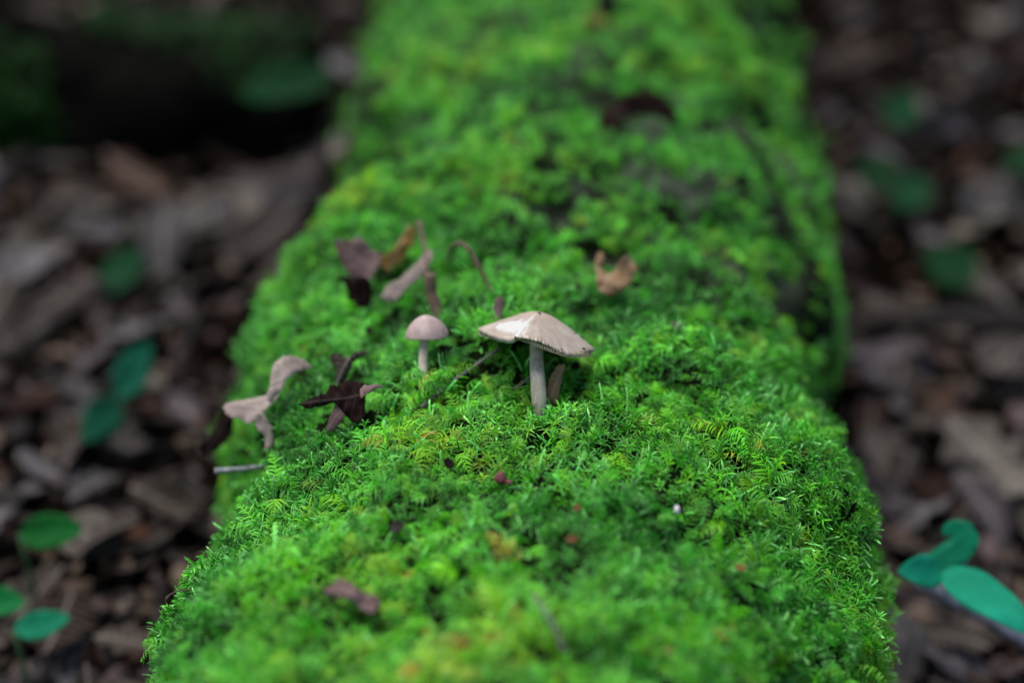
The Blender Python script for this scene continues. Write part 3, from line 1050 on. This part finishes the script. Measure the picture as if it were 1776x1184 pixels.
# dark chocolate leaf
t = thing('dead_leaf', on_log(600, 735)[0], 'dark chocolate brown curled dead leaf with mauve underside sitting on moss', 'leaf')
traced('blade', Za([(715, 520), (800, 485), (850, 458), (885, 455), (895, 405), (950, 410), (985, 380), (1040, 385), (1100, 405), (1112, 420), (1098, 500), (1100, 590), (1050, 625), (1010, 600), (980, 560), (940, 500), (860, 525), (780, 545)]), (605, 728), (.05, -.75, .6), M['l_dark'], t, .0022, .003, .12, 8)
o = traced('folded_tip', Za([(1100, 405), (1180, 400), (1245, 415), (1160, 435), (1090, 495)]), (628, 700), (.3, -.5, .8), M['l_plum'], t, .0008, .004, .1, 9)
o['label'] = 'mauve folded tip of the dark leaf'
o = traced('underside_flap', Za([(935, 515), (975, 550), (990, 605), (940, 670), (870, 705), (900, 620)]), (575, 742), (-.2, -.8, .45), M['l_plum'], t, .001, .003, .1, 10)
o['label'] = 'mauve grey underside flap touching the moss'
o = traced('dead_leaf', Za([(910, 210), (960, 200), (1000, 230), (1060, 190), (1110, 180), (1115, 205), (1040, 255), (1010, 330), (960, 405), (930, 400), (950, 320), (920, 250)]), (590, 665), (.1, -.85, .5), M['l_brown'], None, .0016, .002, .1, 12)
tag(o, 'small brown forked dead leaf just behind the dark chocolate leaf', 'leaf')
# cluster behind the small mushroom
t = thing('dead_leaf', on_log(625, 520)[0], 'purple brown cupped dead leaf standing in the cluster behind the small mushroom', 'leaf')
traced('blade', Zb([(135, 235), (200, 243), (260, 225), (300, 280), (345, 300), (335, 360), (290, 432), (230, 432), (180, 370), (145, 290)]), (622, 512), (-.1, -.8, .5), M['l_plum'], t, .002, .003, .15, 14)
traced('lower_fold', Zb([(130, 430), (200, 420), (295, 425), (300, 540), (240, 610), (200, 540), (185, 460)]), (622, 520), (.15, -.9, .3), M['l_dark'], t, .0015, .003, .1, 15)
o = traced('dead_leaf', Zb([(490, 160), (525, 195), (505, 260), (455, 340), (400, 372), (355, 340), (345, 310), (420, 285), (460, 220)]), (665, 468), (.25, -.8, .5), M['l_orange'], None, .002, .002, .2, 16)
tag(o, 'orange brown curled dead leaf leaning beside the purple cupped leaf', 'leaf')
o = traced('dead_leaf', Zb([(595, 290), (618, 330), (560, 405), (500, 455), (445, 525), (375, 515), (400, 460), (470, 415), (540, 350)]), (690, 512), (-.2, -.7, .6), M['l_pale'], None, .0016, .002, .15, 17)
tag(o, 'narrow tan curled dead leaf lying in front of the orange one', 'leaf')
def stick(name, pts, r0, r1, mat, label, cat='twig', wob=.18, sides=9, group=None, seed=0):
    pts = [Vector(p) for p in pts]
    Q = []
    for i in range(len(pts) - 1):
        for k in range(6): Q.append(pts[i].lerp(pts[i + 1], k / 6))
    Q.append(pts[-1])
    for _ in range(4):
        Q = [Q[0]] + [(Q[i - 1] + Q[i] * 2 + Q[i + 1]) / 4 for i in range(1, len(Q) - 1)] + [Q[-1]]
    R = random.Random(seed)
    nq = len(Q)
    c = Q[0]
    me = tube_mesh(name, [q - c for q in Q], [(r0 + (r1 - r0) * i / (nq - 1)) * R.uniform(.88, 1.12) for i in range(nq)], sides, wob, seed)
    me.materials.append(mat)
    o = bpy.data.objects.new(name, me); C.objects.link(o); o.location = c
    tag(o, label, cat, group)
    return o
def hp(px, py, lift=0.0):
    return on_log(px, py, lift)[0]
def dep(p):
    return p.y * ct - (p.z - CAMZ) * st
d0 = dep(hp(738, 512))
stick('leaf_stalk', [at(726, 384, d0 + .012), at(736, 424, d0 + .006), at(741, 452, d0 + .002), at(739, 500, d0), hp(742, 522, -.004)], .0008, .0011, M['brown_stalk'], 'thin upright brown stalk rising from the leaf cluster behind the small mushroom', 'stalk', seed=2)
d0 = dep(hp(748, 545))
stick('broken_stick', [at(746, 474, d0 - .002), at(748, 510, d0), hp(749, 552, -.006)], .0021, .0025, M['brown_stalk'], 'short brown broken stick standing right behind the small mushroom cap', 'stick', seed=3)
d0 = dep(hp(845, 505))
stick('bent_stalk', [hp(776, 452, -.003), at(783, 428, d0 + .004), at(800, 419, d0), at(818, 437, d0 - .001), at(832, 466, d0 - .001), at(846, 492, d0), hp(856, 515, -.004)], .0008, .0008, M['brown_stalk'], 'hooked grey brown stalk arching over the moss behind the large cap', 'stalk', seed=4)
o = traced('leaf_scrap', Zb([(925, 630), (935, 560), (955, 525), (985, 525), (980, 610), (965, 640)]), (862, 545), (-.2, -.85, .45), M['l_plum'], None, .0008, .001, .1, 20)
tag(o, 'mauve leaf scrap peeking up behind the large mushroom cap', 'leaf')
o = traced('dead_leaf', Zb([(1470, 310), (1500, 298), (1512, 340), (1492, 375), (1540, 405), (1580, 340), (1620, 318), (1658, 370), (1620, 450), (1570, 492), (1490, 495), (1472, 430)]), (1068, 498), (0, -.8, .55), M['l_gold'], None, .0022, .003, .1, 21, sc_=170)
tag(o, 'small tan crumpled dead leaf upright in moss beyond the large mushroom', 'leaf')
o = traced('dead_leaf', Zd([(945, 372), (1000, 335), (1080, 318), (1150, 345), (1185, 400), (1160, 412), (1100, 385), (1040, 380), (1005, 400), (985, 432), (950, 425)]), (1110, 215), (0, -.75, .65), M['l_dark'], None, .0025, .004, -.2, 22)
tag(o, 'dark arched dead leaf on the far raised part of the mossy log', 'leaf')
d0 = dep(hp(1052, 18))
stick('dark_stub', [at(1050, -18, d0), hp(1052, 14, -.004)], .005, .006, M['black_stick'], 'dark broken branch stub at the far end of the mossy log', 'stub', seed=6)
# beside the stem
o = traced('dead_leaf', Zc([(1150, 495), (1192, 500), (1172, 560), (1152, 640), (1135, 735), (1072, 735), (1068, 640), (1100, 570)]), (958, 690), (-.25, -.9, .25), M['l_gold'], None, .0012, .0, .15, 23)
tag(o, 'upright tan leaf strip close beside the large mushroom stem', 'leaf')
A, B = hp(732, 708, .0008), hp(866, 606, .0008)
stick('twig', [A, A.lerp(B, .35) + Vector((0, 0, .0012)), A.lerp(B, .7) + Vector((0, 0, .0004)), B], .0007, .0006, M['twig'], 'thin straight grey twig slanting through moss between the two mushrooms', seed=8)
stick('twig', [hp(893, 678, .002), hp(922, 655, .003)], .0005, .0004, M['twig'], 'tiny pale twig stub touching the large mushroom stem', seed=9)
d0 = dep(hp(455, 812))
stick('lichen_twig', [at(372, 817, d0 - .003), at(398, 815, d0 - .002), at(430, 812, d0), at(462, 808, d0 + .004)], .0012, .0009, M['lichen_twig'], 'short pale grey lichen coated twig poking out from the log edge', wob=.4, seed=10)
A, B = hp(932, 1048, .003), hp(974, 1136, .003)
stick('twig', [A, A.lerp(B, .5) + Vector((.0006, 0, .001)), B], .0006, .0005, M['twig'], 'thin brownish twig lying in the mossy slope below the dull red seed pod', seed=11)
o = traced('dead_leaf', Ze([(880, 785), (910, 740), (940, 702), (985, 740), (1040, 770), (1112, 800), (1085, 875), (1030, 842), (985, 800), (930, 795)]), (625, 1045), (-.1, -.6, .75), M['l_plum'], None, .0022, .001, .15, 25, sc_=190)
tag(o, 'dull mauve brown crumpled dead leaf half sunk in the moss of the near slope', 'leaf')
p, nrm = on_log(868, 832)
t = thing('seed_pod', p, 'dull red round seed pod nestled in the moss below the large mushroom', 'seed')
M['red'] = simple_mat('dull_red_pod', [(.3, (.08, .02, .025)), (.6, (.15, .045, .052)), (.85, (.24, .10, .105))], 400, .5)
child('shell', lump_mesh('shell', .0023, 1.2, 1.05, .9, .85), t, M['red'], nrm * .0006)
child('stub', tube_mesh('stub', [(.0015, -.001, 0), (.0028, -.0018, .0003), (.0036, -.0022, .0002)], [.0007, .0006, .0005], 6), t, M['red'])
M['white'] = simple_mat('white_crumb', [(.3, (.40, .40, .41)), (.7, (.6, .6, .62))], 500, .6)
p, nrm = on_log(1158, 887, .0034)
o = link('white_crumb', lump_mesh('white_crumb', .0012, 2.0, 1, 1, .8), None, M['white']); o.location = p
tag(o, 'tiny white crumb lying on the moss next to a small red scrap', 'crumb')
# scraps of dead leaf scattered through the moss
for k, (px, py, s, ml, lab) in enumerate((
        (1180, 890, .0028, 'l_russet', 'tiny red brown leaf scrap touching the white crumb'),
        (690, 914, .0060, 'l_tan', 'small tan leaf scrap tucked into a dark gap in moss'),
        (1176, 568, .0062, 'l_tan', 'small straw coloured leaf scrap on moss right of the large cap'),
        (995, 936, .0034, 'l_orange', 'bright orange leaf scrap sunk in the moss'),
        (1004, 882, .0028, 'l_orange', 'bright orange leaf scrap sunk in the moss'),
        (1160, 1130, .0036, 'l_orange', 'bright orange leaf scrap sunk in the moss'),
        (1286, 986, .0030, 'l_orange', 'bright orange leaf scrap sunk in the moss'),
        (1036, 35, .010, 'l_orange', 'larger orange leaf scrap on moss beside the dark branch stub'),
        (642, 575, .0045, 'l_dark', 'tiny dark leaf scrap in moss left of the small mushroom'),
        (1005, 500, .0040, 'l_russet', 'tiny russet leaf scrap left of the tan crumpled leaf'),
        (865, 470, .0060, 'l_brown', 'small brown leaf scrap beneath the hooked stalk'),
        (780, 805, .0050, 'l_dark', 'small dark leaf scrap sunk in moss left of the red seed pod'),
        (606, 250, .022, 'l_pale', 'pale grey bark flake on the shaded left edge of the log'),
        (1000, 636, .0045, 'l_dark', 'dark leaf scrap under the right rim of the large cap'))):
    A, nrm = on_log(px - 2, py, .006 if s > .02 else .0006)
    a = k * 2.1
    tx = nrm.cross(Vector((0, 1, .3))).normalized() * math.cos(a) + Vector((0, .6, .3)) * math.sin(a)
    grp = 'orange scraps in the moss' if lab.startswith('bright orange') else None
    leaf_between('leaf_scrap', A - tx * s * .5, A + tx * s * .5, s * .62, nrm + Vector((.3 * math.sin(a * 3), -.5, 0)), 'ragged', M[ml], .7, .6, .5, 50 + k, None, lab, 'leaf', grp, 10, 2)
# amber stalks leaning out at the log edge
for k, (p0, p1, lab) in enumerate((((330, 1022), (288, 1038), 'hair thin amber moss stalk leaning out from the lower left log edge'), ((1500, 800), (1535, 786), 'hair thin amber moss stalk leaning out from the shaded right log edge'))):
    A = hp(*p0); d0 = dep(A)
    B = at(p1[0], p1[1], d0 - .002)
    stick('moss_stalk', [A, A.lerp(B, .5) + Vector((0, 0, .0015)), A.lerp(B, .85) + Vector((0, 0, .001)), B], .00018, .00032, M['brown_stalk'], lab, 'stalk', .05, 6, seed=k)

# ------------------------------------------------------------------ leaf litter on the ground
def blocked(x, y, z=None, k=1.0):
    p = np.array([x, y, float(ground_z(x, y)) + .01])
    return bool(inside(TUBES[0], p, k) or inside(TUBES[1], p, k))
SHAPES = []
for k in range(5): SHAPES.append(('lobed', leaf_mesh('dead_leaf', 'oak', .062, .036, random.uniform(-.9, 1.0), random.uniform(-.8, .9), random.uniform(-1, 1), 200 + k, 18, 2, .0003)))
for k in range(5): SHAPES.append(('oval', leaf_mesh('dead_leaf', 'ovate', .054, .030, random.uniform(-1.0, 1.2), random.uniform(-.9, 1.1), random.uniform(-1, 1), 220 + k, 14, 2, .0003)))
for k in range(3): SHAPES.append(('ragged', leaf_mesh('dead_leaf', 'ragged', .046, .030, random.uniform(-.9, 1.0), random.uniform(-.9, .9), random.uniform(-1, 1), 240 + k, 14, 2, .0003)))
for _, me in SHAPES: me.materials.append(M['l_brown'])
PAL = [('l_brown', 'brown', .36), ('l_tan', 'tan', .13), ('l_grey', 'greyish', .22), ('l_mauve', 'mauve', .14), ('l_russet', 'russet', .05), ('l_dark', 'blackened', .10)]
def project(p):
    d = p.y * ct - (p.z - CAMZ) * st
    return 888 + FPX * p.x / d, 592 - FPX * (p.y * st + (p.z - CAMZ) * ct) / d
LR = random.Random(5)
MARKS = [((60, 240), 'the rotting log'), ((480, 240), 'the end of the rotting log'), ((205, 690), 'the plant with two long teal leaves'), ((90, 910), 'the rounded bright green leaf'),
         ((70, 1090), 'the russet brown lobed leaf'), ((310, 820), 'the lichen coated twig'), ((420, 390), 'the broad tan leaf'), ((55, 490), 'the silvery grey leaf'),
         ((1640, 1020), 'the teal seedling'), ((1720, 840), 'the large tan oak leaf'), ((1500, 595), 'the thick end of the dark branch'), ((1740, 595), 'the dark fallen branch'),
         ((1555, 330), 'the plant with two opposite green leaves'), ((1715, 380), 'the pale grey leaf'), ((1470, 60), 'the far end of the mossy log'), ((1700, 130), 'the thin dark stick on the far litter')]
count = 0
spots = []
tries = 0
while count < 290 and tries < 20000:
    tries += 1
    px, py = LR.uniform(-90, 1866), LR.uniform(-60, 1300)
    if 640 < px < 1380: continue
    p = on_ground(px, py)
    px, py = project(p)
    if blocked(p.x, p.y, k=.9): continue
    if any((p - q).length < .0135 for q in spots): continue
    hit = canopy.ray_cast(Vector((0, 0, CAMZ)), ray(px, py).normalized())[0]
    if hit is not None and (hit - Vector((0, 0, CAMZ))).length < (p - Vector((0, 0, CAMZ))).length: continue
    spots.append(p)
    sh, me = SHAPES[LR.randrange(len(SHAPES))]
    x = LR.random(); acc = 0
    for ml, cw, pr in PAL:
        acc += pr
        if x <= acc: break
    o = bpy.data.objects.new('dead_leaf', me)
    C.objects.link(o)
    o.material_slots[0].link = 'OBJECT'
    o.material_slots[0].material = M[ml]
    s = LR.uniform(.42, 1.12)
    o.scale = (s, s, s)
    Rm = Matrix.Rotation(LR.gauss(0, .38) + SL, 4, 'X') @ Matrix.Rotation(LR.gauss(0, .38), 4, 'Y') @ Matrix.Rotation(LR.uniform(0, 6.283), 4, 'Z') @ Matrix.Rotation(math.pi if LR.random() < .35 else 0, 4, 'X')
    mw = Matrix.Translation(p + Vector((0, 0, LR.uniform(.003, .014)))) @ Rm @ Matrix.Translation((-.027 * s, 0, 0)) @ Matrix.Diagonal((s, s, s, 1))
    o.matrix_world = mw
    side = min(MARKS, key=lambda m_: (on_ground(*m_[0]) - p).length)[1]
    tag(o, f'{cw} {sh} dead leaf in the litter near {side}', 'leaf', f'{cw} {sh} litter leaves near {side}')
    count += 1

# crumbled fragments between and under the leaves: nobody could count them
FRAG_C = [(.05, .03, .02), (.10, .065, .045), (.16, .13, .12), (.21, .15, .11), (.13, .09, .09), (.02, .014, .012), (.10, .04, .02)]
V, F, COL = [], [], []
k = 0
while k < 3600:
    px, py = LR.uniform(-160, 1936), LR.uniform(-120, 1400)
    if 660 < px < 1360: continue
    p = on_ground(px, py) if k % 3 else Vector((LR.uniform(-.8, .9), LR.uniform(.35, 1.7), 0))
    p.z = float(ground_z(p.x, p.y))
    if blocked(p.x, p.y, k=.85): continue
    k += 1
    L = LR.uniform(.006, .024); W = L * LR.uniform(.3, .7)
    Rm = Matrix.Rotation(LR.gauss(0, .5) + SL, 4, 'X') @ Matrix.Rotation(LR.gauss(0, .5), 4, 'Y') @ Matrix.Rotation(LR.uniform(0, 6.283), 4, 'Z')
    off = len(V); ring = []
    nseg = 7
    bx, by = LR.uniform(-40, 40), LR.uniform(-40, 40)
    for q in range(nseg):
        a = 2 * math.pi * q / nseg
        r = LR.uniform(.7, 1.1)
        x, y = L * .5 * r * math.cos(a), W * .5 * r * math.sin(a)
        ring.append(Vector((x, y, bx * x * x + by * y * y)))
    c = Vector(LR.choice(FRAG_C)) * LR.uniform(.3, .8)
    lift = p + Vector((0, 0, LR.uniform(.001, .009)))
    for dz in (0, -.0004):
        V += [lift + Rm @ (q + Vector((0, 0, dz))) for q in ring] + [lift + Rm @ Vector((0, 0, dz))]
        COL += [(*c, 1)] * (nseg + 1)
    for q in range(nseg):
        q2 = (q + 1) % nseg
        F.append((off + nseg, off + q, off + q2))
        F.append((off + 2 * nseg + 1, off + nseg + 1 + q2, off + nseg + 1 + q))
        F.append((off + q, off + nseg + 1 + q, off + nseg + 1 + q2, off + q2))
me = mesh('leaf_litter', V, F)
ca = me.color_attributes.new('col', 'FLOAT_COLOR', 'POINT')
ca.data.foreach_set('color', np.array(COL, np.float32).ravel())
m, nt, bs = newmat('leaf_fragments')
vc = N(nt, 'ShaderNodeVertexColor', layer_name='col')
nn_ = noise_node(nt, 300, 4)
nt.links.new(mixc(nt, .5, vc.outputs[0], ramp(nt, nn_.outputs[0], [(.3, (.3,) * 3), (.7, (1, 1, 1))]).outputs[0], 'MULTIPLY'), bs.inputs['Base Color'])
bs.inputs['Roughness'].default_value = .75
bs.inputs['Specular IOR Level'].default_value = .25
me.materials.append(m)
tag(link('leaf_litter', me), 'crumbled dead leaf fragments covering the forest floor around the log', 'leaf litter', kind='stuff')

# leaves on the ground that stand out
def gleaf(p0, p1, W, kind, ml, lab, lift=.012, bend=.5, curl=.4, twist=.2, seed=0, up=(0, -.35, 1), grp=None):
    A, B = on_ground(*p0), on_ground(*p1)
    A.z += lift; B.z += lift
    return leaf_between('dead_leaf', A, B, W, up, kind, M[ml], bend, curl, twist, seed, None, lab, 'leaf', grp)
gleaf((1640, 770), (1800, 905), .050, 'oak', 'l_tan', 'large tan deeply lobed oak leaf lying beyond the teal seedling', .016, .5, -.3, .1, 301)
gleaf((1700, 690), (1780, 640), .034, 'ovate', 'l_tan', 'pale dry leaf next to the large tan oak leaf', .018, .4, .5, .2, 302)
gleaf((1500, 640), (1560, 760), .030, 'oak', 'l_mauve', 'mauve lobed dead leaf between the dark branch and the mossy log', .014, .5, -.3, .3, 303)
gleaf((135, 1090), (90, 1200), .036, 'oak', 'l_russet', 'russet brown lobed dead leaf just below the two low green leaves', .020, .4, -.3, .2, 304)
gleaf((110, 935), (215, 985), .026, 'ovate', 'l_tan', 'pale tan dead leaf lying right beneath the round green leaf', .010, .4, .2, .1, 305)
gleaf((320, 860), (225, 1010), .040, 'ovate', 'l_brown', 'curled medium brown dead leaf lying close to the log below the lichen twig', .016, 1.2, .9, .3, 306)
gleaf((1690, 420), (1740, 330), .040, 'ovate', 'l_grey', 'pale grey dead leaf beyond the dark branch on the litter', .014, .4, .3, .2, 307)
gleaf((1440, 860), (1590, 905), .026, 'ovate', 'l_mauve', 'small mauve dead leaf tucked between log and teal seedling', .008, .4, .4, .2, 308)
gleaf((30, 520), (80, 460), .036, 'ovate', 'l_grey', 'silvery grey dead leaf among dark litter below the rotting log', .014, .4, .4, .2, 309)
gleaf((330, 430), (480, 330), .050, 'ovate', 'l_tan', 'broad tan dead leaf lying in front of the dark rotting log', .012, .4, .2, .1, 310)
gleaf((400, 480), (520, 380), .044, 'ovate', 'l_brown', 'broad brown dead leaf close to the left side of the mossy log', .012, .4, .2, .1, 311)

# ------------------------------------------------------------------ dark rotting log behind, sticks
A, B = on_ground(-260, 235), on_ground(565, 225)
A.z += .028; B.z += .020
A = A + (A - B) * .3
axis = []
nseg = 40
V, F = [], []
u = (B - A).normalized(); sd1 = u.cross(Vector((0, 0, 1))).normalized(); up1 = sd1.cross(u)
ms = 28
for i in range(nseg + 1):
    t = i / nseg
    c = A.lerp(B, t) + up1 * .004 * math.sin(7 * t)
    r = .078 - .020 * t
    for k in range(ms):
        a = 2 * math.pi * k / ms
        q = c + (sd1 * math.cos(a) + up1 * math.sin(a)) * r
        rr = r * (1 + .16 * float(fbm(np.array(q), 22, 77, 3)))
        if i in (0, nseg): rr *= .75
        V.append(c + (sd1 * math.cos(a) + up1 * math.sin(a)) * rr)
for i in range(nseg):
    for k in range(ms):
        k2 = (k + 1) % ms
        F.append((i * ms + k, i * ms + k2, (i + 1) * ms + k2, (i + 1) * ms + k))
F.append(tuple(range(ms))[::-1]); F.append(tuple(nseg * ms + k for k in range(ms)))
rl = thing('rotting_log', A.lerp(B, .6) - Vector((0, 0, .06)), 'rotting log, shade painted into its dark bark, behind the litter left of mossy log', 'log')
link('trunk', mesh('trunk', V, F), rl, M['shade_bark'])
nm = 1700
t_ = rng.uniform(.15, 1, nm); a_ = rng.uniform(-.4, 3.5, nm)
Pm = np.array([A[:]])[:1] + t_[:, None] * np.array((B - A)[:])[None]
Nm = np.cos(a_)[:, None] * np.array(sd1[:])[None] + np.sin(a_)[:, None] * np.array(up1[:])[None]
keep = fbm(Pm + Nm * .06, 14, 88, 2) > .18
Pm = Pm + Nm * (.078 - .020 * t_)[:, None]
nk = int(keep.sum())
moss_object('moss_patch', rl, Pm[keep], (Nm + rng.normal(0, .4, (nm, 3)))[keep], rng.uniform(0, 6.28, nk), rng.uniform(1, 1.5, nk), rng.integers(0, 2, nk), rng.uniform(0, .3, nk), rng.uniform(.15, .32, nk), np.zeros(nk))  # shoot values kept low: shade painted into this moss as well

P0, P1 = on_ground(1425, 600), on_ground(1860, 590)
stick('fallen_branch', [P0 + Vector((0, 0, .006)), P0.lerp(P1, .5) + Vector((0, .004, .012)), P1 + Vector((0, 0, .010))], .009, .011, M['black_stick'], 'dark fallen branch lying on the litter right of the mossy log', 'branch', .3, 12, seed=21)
P0, P1 = at(1590, 1008, .605), at(1830, 1140, .600)
P0.z = max(P0.z, float(ground_z(P0.x, P0.y)) + .003)
stick('grey_stick', [P0, P0.lerp(P1, .5) + Vector((0, 0, .002)), P1], .0034, .0042, M['blue_stick'], 'bluish grey stick lying under the teal seedling leaves', 'stick', .25, 12, seed=22)
for k, (a, b, r, lab) in enumerate((((40, 640), (230, 500), .003, 'thin dark stick across the litter near the long teal leaf'), ((1560, 250), (1776, 130), .004, 'thin dark stick on the far litter right of the mossy log'), ((300, 700), (350, 560), .003, 'short dark stick on the ground close to the mossy log'))):
    P0, P1 = on_ground(*a), on_ground(*b)
    stick('stick', [P0 + Vector((0, 0, .012)), P0.lerp(P1, .5) + Vector((.003, 0, .016)), P1 + Vector((0, 0, .012))], r, r * .7, M['black_stick'], lab, 'stick', .25, 8, seed=30 + k)

# ------------------------------------------------------------------ seedlings
def seedling(base, hub, leaves, ml, label, group=None, stem_r=.0011, name='seedling'):
    t = thing(name, base, label, 'seedling', group)
    b = Vector(base)
    me = tube_mesh('stem', [Vector((0, 0, -.004)), (hub - b) * .35 + Vector((.002, 0, 0)), (hub - b) * .7 + Vector((.001, 0, .001)), hub - b], [stem_r * 1.2, stem_r, stem_r * .9, stem_r * .8], 8)
    child('stem', me, t, M['g_stem'])
    for k, (tip, W, up, kind, bend, curl, twist) in enumerate(leaves):
        leaf_between('leaf', hub, tip, W, up, kind, M[ml], bend, curl, twist, 400 + k + int(abs(hub.x) * 1000), t)
    return t
d = .555
hub = at(1633, 990, d)
base = on_ground(1640, 1050)
tt = seedling(base, hub, [
    (at(1557, 992, d - .012), .0125, (0, -.75, .65), 'ovate', -.5, .2, 0),
    (at(1790, 1098, d - .02), .0165, (.25, -.7, .65), 'ovate', -.5, .2, .1)], 'g_teal', 'teal green seedling with three smooth leaves beside the log edge')
# its upright leaf hooks over at the tip
hook = traced('leaf', [(1600, 988), (1606, 966), (1626, 947), (1648, 934), (1650, 929), (1635, 931), (1633, 919), (1642, 906), (1660, 901), (1678, 906), (1692, 921), (1697, 940), (1690, 960), (1673, 976), (1648, 987), (1625, 992)], None, (-.15, -.85, .5), M['g_teal'], tt, .0008, 0, .12, 31, .0004, anchor=at(1640, 980, d + .002), sc_=60, grow=1.04)
hook['label'] = 'upright leaf with its tip hooked over'

gz = lambda p: Vector((p.x, p.y, float(ground_z(p.x, p.y))))
def gseed(hub_px, lift, tips, ml, label, group=None, depth=None):
    """leaves held `lift` above the litter; the hub's distance follows from the ground under it"""
    g = on_ground(*hub_px)
    o0 = Vector((0, 0, CAMZ)); d_ = ray(*hub_px)
    tt_ = dep(g)
    h = o0 + d_ * tt_
    for _ in range(6):
        h = o0 + d_ * tt_
        tt_ -= (lift - (h.z - float(ground_z(h.x, h.y)))) * 1.4
    if depth: tt_ = depth
    h = o0 + d_ * tt_
    lv = []
    for (px, py, W, up, bend, curl, kind, dd) in tips:
        lv.append((at(px, py, tt_ + dd), W, up, kind, bend, curl, 0.1))
    return seedling(gz(h), h, lv, ml, label, group)
gseed((34, 925), .05, [(144, 915, .0155, (0, -.75, .7), .5, .25, 'ovate', -.004)], 'g_green', 'low plant with one rounded bright green leaf over the pale tan leaf')
gseed((-35, 1040), .045, [(44, 1045, .012, (0, -.6, .7), .5, .2, 'ovate', 0)], 'g_green', 'low plant with one short green leaf over the russet brown leaf')
gseed((24, 1092), .04, [(122, 1070, .0115, (0, -.6, .7), .5, .2, 'ovate', .004)], 'g_teal', 'low plant with one narrow teal leaf over the russet brown leaf')
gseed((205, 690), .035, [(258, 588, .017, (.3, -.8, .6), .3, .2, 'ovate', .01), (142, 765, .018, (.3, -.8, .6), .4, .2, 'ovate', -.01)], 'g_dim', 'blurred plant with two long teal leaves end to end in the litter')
gseed((575, 120), .05, [(415, 172, .034, (0, -.7, .7), .4, .2, 'long', -.05)], 'g_deep', 'single long green leaf reaching across in front of the dark rotting log', depth=.98)
gseed((240, 430), .03, [(175, 515, .022, (0, -.7, .7), .4, .2, 'ovate', -.01)], 'g_deep', 'plant with one deep green leaf in the litter before the rotting log')
gseed((1555, 320), .03, [(1490, 278, .030, (0, -.7, .7), .4, .2, 'ovate', .01), (1612, 352, .030, (0, -.7, .7), .4, .2, 'ovate', -.01)], 'g_deep', 'plant with two opposite green leaves beyond the dark fallen branch')
gseed((1690, 485), .03, [(1605, 432, .032, (0, -.7, .7), .4, .2, 'ovate', .01)], 'g_deep', 'plant with one dull green leaf just behind the dark fallen branch')
gseed((1540, 215), .02, [(1590, 165, .028, (0, -.7, .7), .4, .2, 'ovate', .01)], 'g_deep', 'far plant with one dull green leaf near the log far end')
gseed((1790, 290), .03, [(1752, 262, .030, (0, -.7, .7), .4, .2, 'ovate', .01)], 'g_deep', 'plant with a dull green leaf beside the pale grey leaf')
